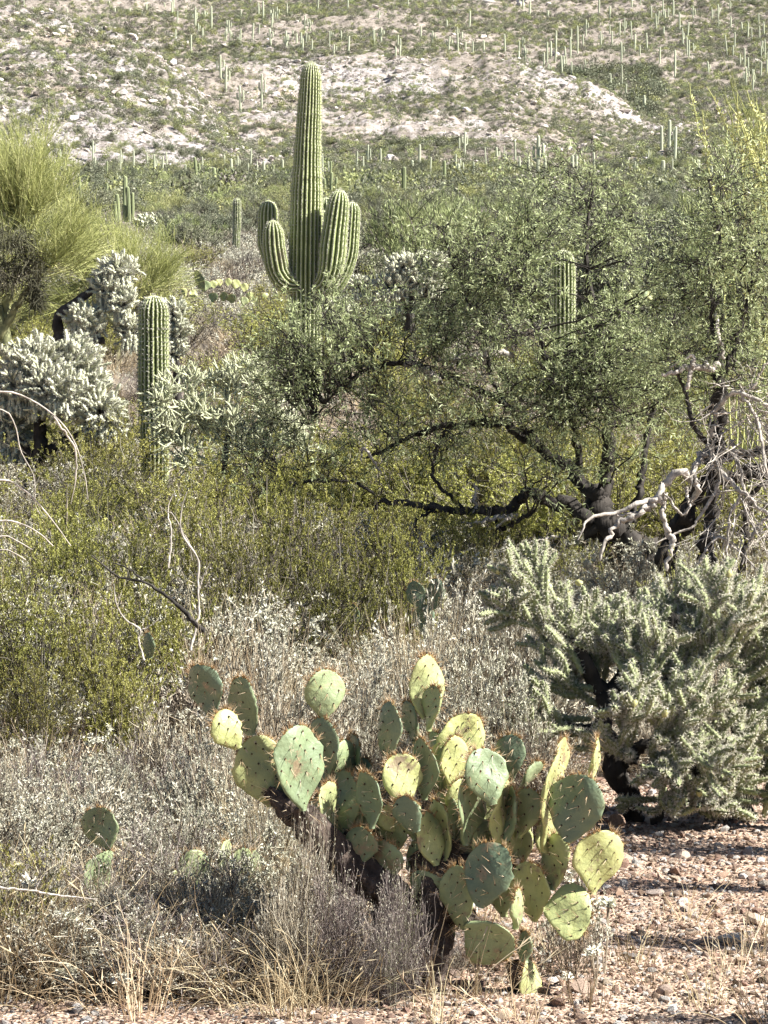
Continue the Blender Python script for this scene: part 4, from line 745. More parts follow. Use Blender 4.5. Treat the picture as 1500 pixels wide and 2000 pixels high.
# purple grey twiggy bursage in front
bs = brittle_kit(99, nl=1400, r=.5, h=.6, leaf=(.008, .016), stems=62, tan=0, lw=.5); bs[0][1].materials[0] = M['bursage_twig']
fit([bs], 'bursage', 'dark purple grey twiggy bursage at the foot of the prickly pear', 'shrub', 665, 1660, 9.05, 105, .52, .62)
fit([bs], 'bursage', 'smaller dark bursage standing against the prickly pear trunk', 'shrub', 755, 1700, 8.95, 75, .52, .62)
fit([bs], 'bursage', 'leafless bursage behind the hanging lower pads', 'shrub', 905, 1800, 9.6, 60, .52, .62)
fit([bs], 'bursage', 'dark bursage deep in the shade left of the prickly pear trunk', 'shrub', 700, 1600, 9.6, 110, .52, .62)
# creosotes
gC = 'yellow green creosote bushes of the thicket'
cl = ['yellow green creosote bush lit from the right', 'olive creosote bush with fine dotted leaves', 'bright yellow creosote bush']
for (u, top, d, hw, lab) in [(60, 1110, 16.0, 150, 'bright yellow green creosote bush at the left edge of the thicket'), (190, 1170, 15.2, 130, 'bright creosote bush in front of the left thicket'), (330, 1130, 16.5, 120, 'yellow creosote bush behind the pale brittlebush mound'), (60, 1290, 14.0, 110, 'low yellow creosote bush above the dark bursage'), (230, 1300, 14.2, 100, 'lower creosote bush with bare twigs in it'),
    (560, 975, 19.0, 150, 'tall shade darkened olive creosote bush left of the low mesquite branch'), (700, 985, 19.5, 150, 'tall shade darkened creosote bush under the broken end of the low mesquite branch'), (460, 1030, 18.5, 110, 'olive creosote bush left of the dark thicket'), (640, 1080, 17.6, 130, 'shaded creosote bush behind the brittlebush mounds'), (800, 1060, 19.0, 100, 'yellow creosote bush below the mesquite branch'),
    (240, 1010, 19.5, 120, 'olive creosote bush below the nearest white cholla'), (380, 960, 21.5, 110, 'creosote bush at the foot of the small saguaro'), (110, 1020, 20.0, 110, 'creosote bush under the arching bare canes'), (10, 1050, 19.0, 90, 'creosote bush at the left frame edge behind the bare canes'), (520, 930, 23.5, 100, 'creosote bush right of the small saguaro base'),
    (900, 1000, 23.5, 110, 'sunlit yellow creosote bush seen under the low mesquite branch'), (1000, 1020, 24.0, 90, 'pale yellow creosote bush left of the mesquite trunk'), (1340, 1110, 17.5, 80, 'yellow creosote bush showing through the staghorn cholla tips'), (1450, 1120, 17.5, 90, 'creosote bush in the right corner above the staghorn cholla'), (1080, 1060, 23, 90, 'pale creosote bush beside the mesquite trunk')]:
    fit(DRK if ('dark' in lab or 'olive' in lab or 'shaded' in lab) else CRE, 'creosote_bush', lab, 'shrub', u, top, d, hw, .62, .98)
o = fit([creosote_kit(66, nl=5000, stems=16)], 'creosote_bush', 'low creosote sprigs at the left edge in front of the half buried prickly pear', 'shrub', 40, 1645, 9.3, 120, .62, .98)
LAND = [(300, 32, 'the small saguaro'), (592, 45, 'the tallest saguaro'), (1100, 44, 'the hidden saguaro'), (60, 31, 'the nearest white cholla'), (150, 41, 'the bent trunked cholla'), (463, 112, 'the lone slim saguaro'), (243, 200, 'the left saguaro cluster'),
        (1260, 24, 'the mesquite trunk'), (740, 24, 'the broken limb end'), (1390, 22, 'the right edge tree'), (1230, 13.4, 'the staghorn cholla'), (800, 9.3, 'the big prickly pear'), (193, 10, 'the half buried prickly pear'), (1305, 270, 'the saguaro trio'), (1051, 260, 'the tall armed saguaro'),
        (788, 250, 'the thick belt saguaro'), (520, 12.6, 'the pale brush mound'), (300, 150, 'the flat topped cholla'), (20, 47, 'the palo verde'), (430, 60, 'the far prickly pear'), (665, 9.05, 'the dark bursage'), (430, 29, 'the grey cholla tangle')]
def relation(u, d):
    best = min(LAND, key=lambda L: abs(L[0] - u) / 170 + abs(math.log(L[1] / d)) * 4); lr = 'left' if u < best[0] else 'right'; q = abs(u - best[0]); k = math.log(d / best[1])
    side = 'close ' + lr + ' of' if q < 70 else ('a little ' + lr + ' of' if q < 160 else 'well ' + lr + ' of')
    if q < 25: side = 'beside'
    dep = ', far behind' if k > .22 else (', far nearer' if k < -.22 else (', beyond' if k > .07 else (', in front' if k < -.07 else '')))
    return side + ' ' + best[2] + dep
def size_word(f): return 'small' if f < .25 else ('low' if f < .5 else ('tall' if f > .8 else 'medium'))
def zone(kits, name, cat, labs, group, n, u0, u1, d0, d1, h0, h1, rr, hh, ar=(.9, 1.3), seed=0, avoid=()):
    rng = np.random.default_rng(1000 + seed); pts = []; tries = 0
    while len(pts) < n and tries < n * 40:
        tries += 1; d = math.exp(rng.uniform(math.log(d0), math.log(d1))); u = rng.uniform(u0, u1); x = (u - CXP) / FPX * d
        if any(abs(u - a) < b and d < c for a, b, c in avoid): continue
        if any(math.hypot(x - px, d - py) < .45 * rr * h0 / hh for px, py in pts): continue
        pts.append((x, d)); H = rng.uniform(h0, h1) / hh; a = H * rng.uniform(*ar)
        k = kits[int(rng.integers(len(kits)))]
        place(k, name, size_word((H * hh - h0) / max(h1 - h0, 1e-6)) + ' ' + labs + ' ' + relation(u, d), cat, (x, d, float(G(x, d)) - .03), rng.uniform(0, 6.28), (a, a, H), group)
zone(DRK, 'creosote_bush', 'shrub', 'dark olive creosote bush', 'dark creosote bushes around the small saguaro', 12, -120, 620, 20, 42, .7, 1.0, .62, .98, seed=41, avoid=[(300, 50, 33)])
zone(CRE, 'creosote_bush', 'shrub', 'olive yellow creosote bush', 'creosote bushes around the small saguaro', 20, -120, 620, 22, 42, .75, 1.15, .62, .98, seed=1, avoid=[(300, 50, 33)])
zone(CRE, 'creosote_bush', 'shrub', 'yellowish creosote bush', 'creosote bushes behind the mesquite', 34, 620, 1640, 26, 44, .8, 1.2, .62, .98, seed=2)
zone(BRI, 'brittlebush', 'shrub', 'grey brittlebush', 'grey brittlebushes in the left thicket', 46, -100, 660, 16.5, 45, .5, .85, .5, .6, seed=3, avoid=[(300, 40, 33)])
zone(BRI, 'brittlebush', 'shrub', 'grey brittlebush', 'grey brittlebushes under the mesquite', 30, 640, 1640, 16, 40, .45, .8, .5, .6, seed=4)
zone(BSH['olive'], 'creosote_bush', 'shrub', 'dark olive creosote bush', 'creosote bushes on the slope by the tall saguaro', 34, -150, 1650, 43, 75, .9, 1.4, 1.0, 1.5, seed=5, avoid=[(592, 70, 47)])
zone(BSH['dead'], 'grey_bush', 'shrub', 'dead looking grey bush', 'grey dead bushes left of the tall saguaro', 26, 330, 560, 62, 135, .5, 1.0, 1.0, 1.5, seed=6)
zone(BSH['dead'], 'grey_bush', 'shrub', 'grey bush', 'grey bushes of the middle slope', 20, -150, 1650, 50, 130, .6, 1.1, 1.0, 1.5, seed=7)
zone(BSH['grey'], 'mesquite_bush', 'shrub', 'rounded grey green bush', 'grey green bushes of the belt', 140, -150, 1650, 110, 290, .9, 2.0, 1.0, 1.5, (.8, 1.15), seed=8, avoid=[(463, 40, 118), (300, 50, 155), (243, 34, 230)])
zone(BSH['light'], 'palo_verde_bush', 'shrub', 'light yellow green bush', 'light green bushes of the belt', 60, -150, 1650, 110, 290, .8, 2.0, 1.0, 1.5, (.8, 1.15), seed=9, avoid=[(463, 60, 150), (300, 50, 155), (243, 34, 230)])
zone(BSH['grey'], 'mesquite_bush', 'shrub', 'grey green bush', 'green bushes behind the mesquite crown', 40, 620, 1650, 55, 115, 1.5, 2.6, 1.0, 1.5, (.8, 1.1), seed=10, avoid=[(592, 100, 60)])
zone(BSH['light'], 'palo_verde_bush', 'shrub', 'light green bush', 'light green bushes behind the mesquite crown', 14, 700, 1650, 60, 115, 1.5, 2.8, 1.0, 1.5, (.8, 1.1), seed=12)
zone(BSH['olive'], 'creosote_bush', 'shrub', 'olive bush', 'olive bushes on the left middle slope', 14, -100, 620, 60, 115, 1.0, 1.5, 1.0, 1.5, seed=11, avoid=[(463, 60, 140)])
zone(GRA, 'dry_grass_clump', 'dry grass', 'straw coloured grass clump', 'dry grass clumps in the foreground brush', 30, -40, 600, 8.9, 11.8, .45, .85, 1, 1, (1.0, 1.8), seed=20)
zone(GRA, 'dry_grass_clump', 'dry grass', 'straw grass clump', 'dry grass clumps behind the prickly pear', 34, 330, 1120, 14.5, 20, .8, 1.3, 1, 1, (.8, 1.4), seed=21)
zone(GRA, 'dry_grass_clump', 'dry grass', 'thin straw grass tuft', 'dry grass clumps in the creosote thicket', 34, -60, 1500, 16, 34, .7, 1.2, 1, 1, (1, 1.8), seed=22)

fit(CRE, 'creosote_bush', 'creosote bush just outside the right edge whose shade falls on the gravel', 'shrub', 1700, 1250, 9.95, 120, .62, .98)
fit(CRE, 'creosote_bush', 'creosote bush outside the lower right corner shading the ground', 'shrub', 1640, 1650, 8.7, 90, .62, .98)
fit(CRE, 'creosote_bush', 'unseen tall creosote bush added outside the right edge to shade the staghorn cholla', 'shrub', 1760, 1000, 12.3, 170, .62, .98)  # out-of-frame bush added to throw shade in front of the staghorn cholla
fit(CRE, 'creosote_bush', 'second unseen creosote bush added outside the right edge to cast shade', 'shrub', 1690, 1150, 11.3, 110, .62, .98)  # another unseen bush, added for the same ground shadow
# low ground cover: dead grass, twigs and tiny shrubs between the bushes
def ground_cover():
    rng = np.random.default_rng(88); pr = [grass_kit(700 + i, n=70, h=.22, r=.16, bend=.14, w=.0024)[0][1] for i in range(3)]
    for i in range(3):
        k = brittle_kit(710 + i, nl=700, r=.3, h=.2, stems=16, tan=0); pr += [k[0][1], k[1][1]]
    P = []; I = []; S = []
    for n, d0, d1 in ((2600, 13.5, 40), (5200, 40, 150)):
        d = np.sqrt(rng.uniform(d0 ** 2, d1 ** 2, n)); u = rng.uniform(-300, 1800, n); x = (u - CXP) / FPX * d; k = (d < 15.5) & (u > 1050); x, d = x[~k], d[~k]; s = rng.uniform(.7, 1.7, len(x)) * np.clip(d / 40, 1, 2.2)
        P.append(np.stack([x, d, G(x, d) - .01], -1)); S.append(np.stack([s, s, s], -1)); I.append(rng.choice(9, len(x), p=[.14, .14, .12, .1, .1, .1, .1, .1, .1]))
    P = np.concatenate(P); S = np.concatenate(S); I = np.concatenate(I); R = np.zeros_like(P); R[:, 2] = rng.uniform(0, 6.28, len(P))
    scatter('ground_cover', P, R, S, I, pr, 'low dead grass and twiggy ground cover between the bushes', 'undergrowth')
ground_cover()
def stray(name, label, u0, D0, lst, mat, var=(.2, .9)):
    root = thing(name, label, 'branch', ((u0 - CXP) / FPX * D0, D0, float(G((u0 - CXP) / FPX * D0, D0)))); px = D0 / FPX
    for i, (p, r) in enumerate(lst): link('branch', limb_mesh(pts_px(u0, D0, p), [x * px * .62 for x in r], 7, i + 5, mat, 50, .2, 'branch', var, jit=1.2), root)
stray('fallen_branch', 'dark fallen branch lying through the yellow creosote thicket', 300, 15.0, [([(180, 1085, 0), (230, 1125, 0), (280, 1135, 0), (330, 1165, -.05), (360, 1190, -.05), (402, 1228, -.1)], [2.5, 3.5, 4, 5, 6, 7]), ([(280, 1135, 0), (250, 1110, 0), (215, 1100, .05)], [3, 2.5, 1.5])], 'bark')
stray('bare_branch', 'forked pale leafless branch rising through the creosote in the left thicket', 385, 15.6, [([(372, 1270, 0), (388, 1190, 0), (386, 1130, 0), (385, 1090, 0), (355, 1040, 0), (356, 990, 0), (365, 960, 0)], [4, 4, 3.5, 3.5, 3, 2, 1.2]), ([(388, 1150, 0), (400, 1120, 0), (410, 1100, 0)], [3, 2, 1]), ([(385, 1090, 0), (340, 1010, .05), (325, 1000, .05), (310, 990, .1)], [3, 2.5, 2, 1.2]), ([(327, 1110, .1), (332, 1040, .1), (325, 1000, .1), (335, 965, .1)], [2.5, 2.5, 2, 1])], 'deadwood')
stray('bare_branch', 'slender pale branch leaning over the dark shaded pad on the left', 250, 14.2, [([(282, 1290, 0), (270, 1250, 0), (275, 1230, 0), (245, 1210, 0), (228, 1180, 0), (222, 1140, 0)], [3, 3, 3, 2.5, 2, 1.2]), ([(275, 1230, 0), (290, 1225, 0), (310, 1210, 0)], [2, 1.5, 1])], 'deadwood')
stray('bare_branch', 'smooth pale stick poking in from the left edge over the creosote sprigs', -20, 9.1, [([(-40, 1730, 0), (10, 1734, 0), (60, 1738, 0), (110, 1748, 0), (190, 1756, 0)], [4, 4, 3.5, 2.5, 1]), ([(68, 1738, 0), (78, 1720, 0), (92, 1704, 0)], [2.5, 2, 1.2])], 'deadwood', (.7, 1))

zone(BARE + BRI[1:], 'bursage', 'shrub', 'tangled grey brown brush', 'low brush along the bottom edge', 11, -60, 640, 8.9, 9.6, .14, .26, .52, .62, (1.2, 1.9), seed=50)
TAN = [grass_kit(950 + i, n=240, h=.36, r=.22, bend=.22, w=.0016) for i in range(3)]
zone(TAN, 'dry_grass_clump', 'dry grass', 'sprawling straw grass', 'sprawling grass in the lower left', 34, -60, 640, 8.9, 11.5, .7, 1.2, 1, 1, (1.0, 1.6), seed=52)
zone([bs], 'bursage', 'shrub', 'brown twiggy bursage', 'brown bursage in the lower left', 12, -60, 620, 9.0, 11.5, .22, .42, .52, .62, seed=53)
zone(BRI, 'brittlebush', 'shrub', 'silvery brush', 'silver brush in front of the left thicket', 12, -40, 560, 9.8, 12.5, .3, .5, .52, .62, seed=51)
for (u, top, d, hw, lab) in [(600, 1590, 9.15, 70, 'dead brush hiding the left limb of the prickly pear'), (560, 1690, 9.0, 70, 'dead brush left of the dark bursage'), (440, 1640, 9.6, 80, 'pale dead brush in front of the low pale pads'), (200, 1700, 9.3, 60, 'dead brush in front of the half buried prickly pear'), (345, 1650, 9.7, 70, 'dead brush between the two small prickly pears')]:
    fit([BARE[0], BARE[1]], 'bursage', lab, 'shrub', u, top, d, hw, .52, .62)
fit([bs], 'bursage', 'dark bursage filling the base of the prickly pear between its trunks', 'shrub', 790, 1690, 9.1, 80, .52, .62)
fit([bs], 'bursage', 'dark twiggy bursage at the left edge above the silvery mound', 'shrub', 60, 1420, 12.0, 150, .52, .62)
fit([bs], 'bursage', 'dark twiggy bursage behind the silver brush on the left', 'shrub', 240, 1430, 12.2, 150, .52, .62)
fit([bs], 'bursage', 'dark twiggy bursage left of the brittlebush mound', 'shrub', 370, 1440, 11.9, 100, .52, .62)

# ------------------------------------------------------------------ trees
def crown_tree(root, limbs, ell, n, rng, zb, D0, u0, twig_mat, leaf_mat, leafL, leafW, perb=7, leaves_per=26, brad=.012, sub=(.18, .42), depth=1.0, up=.0, leafmats=None, noleaf=False, hang=0.0, gaps=()):
    """limbs: list of (K,3) local curves; ell: crown volumes as (u,row,ru,rrow,dy,rdy,weight). Branches run from the limbs into the volumes,
    twigs and small leaves sit on them"""
    Pl = np.concatenate([l[len(l) // 4:] for l in limbs]); px = D0 / FPX; x0 = (u0 - CXP) * px
    w = np.array([e[6] * e[2] * e[3] for e in ell]); w = w / w.sum(); idx = rng.choice(len(ell), n, p=w); E = np.array([e[:6] for e in ell])[idx]; b = in_ball(n, rng)
    tu = E[:, 0] + b[:, 0] * E[:, 2]; tr = E[:, 1] - b[:, 2] * E[:, 3]; ok = np.ones(n, bool)
    for (cu, cr, hu, hr) in gaps: ok &= ~((np.abs(tu - cu) < hu) & (np.abs(tr - cr) < hr))
    E, b, tu, tr = E[ok], b[ok], tu[ok], tr[ok]; n = len(E)
    T = np.stack([(tu - CXP) * px - x0, E[:, 4] + b[:, 1] * E[:, 5], CAMZ + (HROW - tr) * px - zb], -1)
    dist = np.linalg.norm(T[:, None] - Pl[None], axis=2) + rng.uniform(0, .35, (n, len(Pl))); j = dist.argmin(1); A = Pl[j]; K = 7; s = np.linspace(0, 1, K)
    mid = (A + T) / 2 + rng.normal(size=(n, 3)) * .10 * np.linalg.norm(T - A, axis=1)[:, None] + np.array([0, 0, .06])
    P = (1 - s)[None, :, None] ** 2 * A[:, None] + 2 * (s * (1 - s))[None, :, None] * mid[:, None] + (s ** 2)[None, :, None] * T[:, None]; P[:, 1:-1] += rng.normal(size=(n, K - 2, 3)) * .018
    tw = MB(); L = np.linalg.norm(T - A, axis=1); v, q = tubes(P, np.linspace(1, .3, K)[None] * (brad * np.clip(L, .3, 1.4))[:, None], 5); tw.add(v, q, rep(rng.uniform(0, 1, n), K * 5), 0, True)
    n1 = n * perb; p, t = on_lines(P, n1, rng, .35, 1, np.repeat(np.arange(n), perb)); P1 = grow(p, t * .7 + rdir(n1, rng) * .8 + [0, 0, up], rng.uniform(*sub, n1), 5, .22, up * .1 - hang, rng)
    v, q = tubes(P1, np.linspace(1, .4, 5)[None] * rng.uniform(.0022, .0042, (n1, 1)), 3); tw.add(v, q, rep(rng.uniform(0, 1, n1), 15), 0)
    n2 = n1 * 2; p, t = on_lines(P1, n2, rng, .2, 1); P2 = grow(p, t + rdir(n2, rng) * .9, rng.uniform(.5, 1, n2) * sub[0], 3, .25, 0, rng)
    v, q = tubes(P2, np.linspace(1, .5, 3)[None] * np.full((n2, 1), .0018), 3); tw.add(v, q, rep(rng.uniform(0, 1, n2), 9), 0)
    link('twigs', tw.mesh('twigs', [twig_mat]), root, None, 'stuff')
    if noleaf: return
    nl = n1 * leaves_per; PP = P2; idx = rng.integers(0, len(PP), nl); p, t = on_lines(PP, nl, rng, 0, 1, idx)
    LL = rng.uniform(.7, 1.25, nl) * leafL; v, f = leaves(p + rdir(nl, rng) * .01, t * .8 + rdir(nl, rng) * .8, LL, LL * leafW, rng); tone = rng.normal(size=n)[idx % n] * .1
    lm = MB(); lm.add(v, f, rep(np.clip(.5 + tone + rng.normal(size=nl) * .2, 0, 1), 4), 0); link('foliage', lm.mesh('foliage', [leaf_mat]), root, None, 'stuff'); print('leaves', nl)
def mesquite(u0, D0, label, limbs, ell, n, seed, lp=20, dead=(), twigs=None, leaf='mesq_leaf', **kw):
    rng = np.random.default_rng(seed); px = D0 / FPX; x0 = (u0 - CXP) * px; zb = float(G(x0, D0)); root = thing('mesquite_tree', label, 'tree', (x0, D0, zb)); curves = []
    for i, (nm, p, r) in enumerate(limbs):
        L = pts_px(u0, D0, p); curves.append(resample(L, 24)); link(nm, limb_mesh(L, [x * px * (.85 if nm == 'trunk' else .60) for x in r], 12, seed + i, 'bark', 70, .2, nm, jit=1.5), root)
    for i, (p, r) in enumerate(dead): link('dead_branch', limb_mesh(pts_px(u0, D0, p), [x * px for x in r], 7, seed + 60 + i, 'deadwood', 44, .2, 'dead_branch', (.1, 1), jit=1.4), root)
    crown_tree(root, curves[0:], ell, n, rng, zb, D0, u0, 'bark', leaf, .042, .20, leaves_per=lp, **kw)
    return root, curves, rng, zb
# the big tree: dark leaning trunk behind the staghorn cholla, long low limbs to the left
mesquite(1260, 24.0, 'big mesquite tree with a dark leaning trunk and long crooked limbs reaching left', [
    ('trunk', [(1290, 1230, .0), (1262, 1150, 0), (1225, 1075, 0), (1180, 1010, 0), (1165, 960, 0)], [52, 44, 40, 34, 28]),
    ('trunk', [(1215, 1210, .15), (1205, 1130, .12), (1190, 1060, .05), (1175, 1010, 0)], [22, 20, 20, 16]),
    ('limb', [(1190, 1025, 0), (1140, 1000, -.1), (1090, 985, -.15), (1030, 965, -.2), (990, 990, -.2), (930, 1002, -.25), (860, 992, -.3), (800, 982, -.3), (738, 980, -.35)], [24, 22, 20, 17, 15, 13, 11, 11, 8]),
    ('limb', [(1170, 980, 0), (1130, 935, .1), (1085, 895, .1), (1045, 870, .15), (1005, 835, .2), (950, 825, .3), (880, 832, .3), (820, 845, .35), (770, 868, .35), (715, 895, .4)], [22, 19, 16, 15, 14, 12, 11, 9, 7, 4]),
    ('limb', [(1180, 1000, .05), (1183, 930, .1), (1190, 870, .1), (1196, 790, .2), (1185, 700, .2), (1165, 600, .3), (1150, 480, .3), (1165, 350, .3)], [22, 17, 14, 11, 9, 7, 5, 2.5]),
    ('limb', [(1130, 935, .05), (1128, 890, .0), (1120, 840, -.1), (1090, 760, -.2), (1060, 690, -.2), (1030, 600, -.2), (1010, 480, -.1)], [11, 10, 9, 8, 6, 5, 2.5]),
    ('limb', [(1050, 872, .1), (1000, 800, 0), (940, 760, -.1), (860, 735, -.2), (790, 712, -.2), (720, 722, -.2), (650, 775, -.3), (605, 830, -.3)], [9, 8, 7.5, 7, 6, 5, 4, 2.5]),
    ('limb', [(1000, 800, .05), (960, 740, .1), (953, 690, .1), (950, 650, .1), (900, 560, .2), (870, 460, .2)], [7, 6, 6, 5, 4, 2]),
    ('limb', [(740, 975, -.35), (705, 945, -.35), (650, 938, -.4), (590, 942, -.4), (540, 965, -.45), (490, 1010, -.5), (440, 1035, -.5)], [6, 5, 5, 5, 5, 4, 2]),
    ('limb', [(905, 995, -.25), (870, 960, -.2), (845, 930, -.2), (855, 880, -.1), (870, 840, 0)], [5, 5, 5, 5, 4]),
    ('limb', [(965, 1000, -.2), (968, 1040, -.25), (965, 1090, -.3), (958, 1150, -.3)], [9, 8, 6, 3]),
    ('limb', [(970, 1035, -.22), (1000, 1020, -.25), (1040, 1000, -.25)], [5, 5, 5]),
    ('limb', [(1215, 1050, 0), (1240, 1000, .1), (1260, 930, .2), (1270, 850, .3), (1300, 740, .4), (1330, 600, .4)], [12, 11, 9, 8, 6, 3]),
    ('limb', [(860, 992, -.3), (815, 1010, -.35), (812, 1045, -.35)], [6, 4, 2]), ('limb', [(738, 978, -.35), (733, 995, -.35), (737, 1003, -.35)], [7, 6, 3])],
    [(990, 640, 320, 200, 0, 1.1, 1.0), (690, 720, 200, 110, -.2, .8, 1.1), (1120, 440, 160, 120, .2, .8, .8), (1150, 350, 50, 50, .3, .4, .5), (600, 880, 150, 70, -.3, .6, .9), (870, 500, 140, 90, .1, .8, .7), (1210, 720, 170, 130, .1, 1.0, 1.0), (860, 850, 220, 70, 0, .9, .6), (540, 650, 50, 40, -.2, .4, .5), (1010, 360, 60, 70, .2, .4, .3), (540, 790, 110, 60, -.3, .5, .6), (1150, 760, 180, 90, -.7, .5, 1.1), (640, 560, 50, 25, -.3, .3, .5), (1050, 560, 260, 130, -.3, .8, .8), (560, 720, 80, 80, -.2, .5, .9), (530, 880, 90, 45, -.4, .4, .8), (1050, 880, 220, 60, -.7, .4, .55), (690, 620, 120, 50, -.2, .5, .8)],
    540, 71, lp=22, gaps=[(1103, 585, 62, 105), (600, 520, 60, 45), (606, 690, 22, 40), (800, 545, 75, 52), (455, 790, 60, 60), (620, 430, 90, 110), (800, 780, 50, 30), (960, 900, 40, 30), (950, 700, 50, 25)], dead=[
     ([(1000, 695, -.2), (960, 690, -.2), (900, 700, -.2), (850, 708, -.2)], [5, 5, 5, 3]), ([(860, 745, -.25), (830, 725, -.25), (795, 712, -.25)], [6, 6, 5]),
     ([(1000, 1008, -.2), (955, 1012, -.3), (925, 1020, -.35), (893, 1018, -.35)], [5, 4, 3, 1.5]), ([(940, 1015, -.3), (915, 1028, -.35)], [3, 1.2]),
     ([(1005, 1005, -.2), (985, 1015, -.3), (960, 1030, -.35)], [4, 3, 1.5]), ([(745, 925, -.4), (712, 875, -.4), (706, 900, -.4)], [1.5, 3, 1.2]),
     ([(925, 1000, -.25), (928, 970, -.25), (925, 945, -.25)], [4, 3.5, 2]), ([(1085, 1045, -.3), (1040, 1055, -.3), (1010, 1062, -.35)], [3, 2.5, 1.2])])
# the second tree at the right edge with bleached dead wood
rt, cv, rg2, zb2 = mesquite(1390, 22.0, 'second mesquite at the right edge with bleached dead branches hanging from it', [
    ('trunk', [(1375, 1200, 0), (1380, 1100, 0), (1388, 1000, 0), (1392, 900, 0), (1402, 800, 0), (1410, 720, 0)], [17, 15, 14, 14, 14, 12]),
    ('trunk', [(1300, 1180, .1), (1305, 1090, .1), (1330, 1010, .1), (1370, 950, .1), (1420, 930, .2), (1480, 920, .2), (1540, 870, .2)], [20, 19, 18, 17, 15, 15, 12]),
    ('limb', [(1408, 730, 0), (1400, 680, 0), (1395, 610, 0), (1410, 540, .1), (1405, 450, .1), (1385, 350, .1)], [9, 8, 6, 5, 4, 2]), ('limb', [(1410, 740, 0), (1440, 660, .1), (1470, 560, .1), (1490, 450, .2)], [7, 6, 5, 3]),
    ('limb', [(1395, 880, 0), (1350, 830, -.2), (1330, 760, -.2), (1310, 720, -.3)], [8, 7, 5, 3]), ('limb', [(1400, 900, 0), (1450, 890, 0), (1500, 880, 0), (1560, 850, 0)], [13, 12, 11, 9]), ('limb', [(1440, 1150, -.1), (1455, 1050, -.1), (1460, 980, -.1), (1500, 930, -.1)], [10, 9, 8, 6])],
    [(1430, 520, 110, 150, 0, .8, 1.0), (1470, 380, 80, 120, .1, .6, .5), (1400, 700, 120, 90, .2, .8, .8), (1320, 600, 90, 110, .3, .8, .8), (1500, 800, 80, 100, .1, .7, .6)], 105, 83, lp=26, leaf='mesq_leaf', dead=[
     ([(1345, 985, -.3), (1352, 955, -.35), (1325, 920, -.4), (1290, 935, -.4), (1270, 965, -.45), (1230, 985, -.5), (1190, 1000, -.5), (1150, 1005, -.55), (1128, 1025, -.6), (1118, 1050, -.6)], [6, 7, 9, 8, 7, 5.5, 5, 4, 3, 1.2]),
     ([(1280, 965, -.45), (1255, 990, -.45), (1195, 1005, -.5)], [7, 4, 2]), ([(1262, 975, -.45), (1235, 1000, -.5), (1195, 1020, -.5), (1170, 1060, -.55), (1160, 1090, -.55)], [6, 5.5, 5, 4, 2]),
     ([(1330, 950, -.4), (1335, 985, -.4), (1320, 1000, -.4), (1285, 960, -.45)], [4, 3, 3, 2]), ([(1380, 880, -.1), (1350, 910, -.3), (1345, 940, -.4)], [5, 5, 4]),
     ([(1400, 720, -.1), (1370, 720, -.2), (1330, 725, -.3), (1285, 735, -.35)], [6, 6, 5, 2.5]), ([(1330, 760, -.3), (1345, 700, -.3), (1300, 720, -.3)], [4, 4, 1.5]), ([(1395, 610, 0), (1400, 660, -.1), (1412, 700, -.1)], [4, 4, 4]),
     ([(1390, 850, -.1), (1400, 790, -.2), (1440, 770, -.3), (1500, 800, -.3)], [5, 4, 4, 3]), ([(1440, 770, -.3), (1470, 830, -.35), (1480, 900, -.4), (1500, 960, -.4)], [3, 3, 2.5, 1.5]), ([(1420, 860, -.2), (1440, 930, -.3), (1450, 1000, -.3), (1480, 1060, -.3)], [4, 3.5, 3, 1.5]),
     ([(1380, 870, -.1), (1410, 930, -.3), (1460, 980, -.35), (1500, 1010, -.35)], [5, 5, 4, 3]), ([(1440, 960, -.3), (1415, 1010, -.35), (1410, 1080, -.35), (1420, 1130, -.35)], [3, 3, 2, 1.2]), ([(1290, 960, -.4), (1285, 1010, -.4), (1300, 1060, -.4), (1290, 1110, -.4)], [5, 5, 6, 3]),
     ([(1460, 760, -.3), (1480, 720, -.35), (1500, 700, -.35)], [3, 2, 1.2]), ([(1350, 1100, -.3), (1390, 1050, -.3), (1430, 1070, -.3), (1470, 1110, -.3)], [2, 2.5, 2.5, 1.2]), ([(1500, 1000, -.3), (1460, 1040, -.3), (1440, 1100, -.3)], [3, 2.5, 1.2]), ([(1400, 940, -.25), (1350, 1020, -.3), (1310, 1040, -.3), (1270, 1060, -.35)], [3, 3, 2, 1.2])])
# fine bleached twig tangle
rngd = np.random.default_rng(5); px = 22.0 / FPX; n = 150; c = np.array([pts_px(1390, 22.0, [(rngd.uniform(1380, 1520), rngd.uniform(740, 1060), -.25)])[0] for _ in range(n)])
P = grow(c, rdir(n, rngd) * [1, .6, 1] + [.1, 0, -.35], rngd.uniform(.15, .6, n), 6, .22, -.03, rngd); v, q = tubes(P, np.linspace(1, .3, 6)[None] * rngd.uniform(.0035, .0075, (n, 1)), 4); mb = MB(); mb.add(v, q, rep(rngd.uniform(.3, 1, n), 24), 0, True)
n = 500; p, t = on_lines(P, n, rngd, .2, 1); P = grow(p, t + rdir(n, rngd) * .8, rngd.uniform(.06, .25, n), 4, .25, 0, rngd); v, q = tubes(P, np.linspace(1, .4, 4)[None] * np.full((n, 1), .0024), 3); mb.add(v, q, rep(rngd.uniform(.3, 1, n), 12), 0); link('dead_twigs', mb.mesh('dead_twigs', ['deadwood']), rt, None, 'stuff')

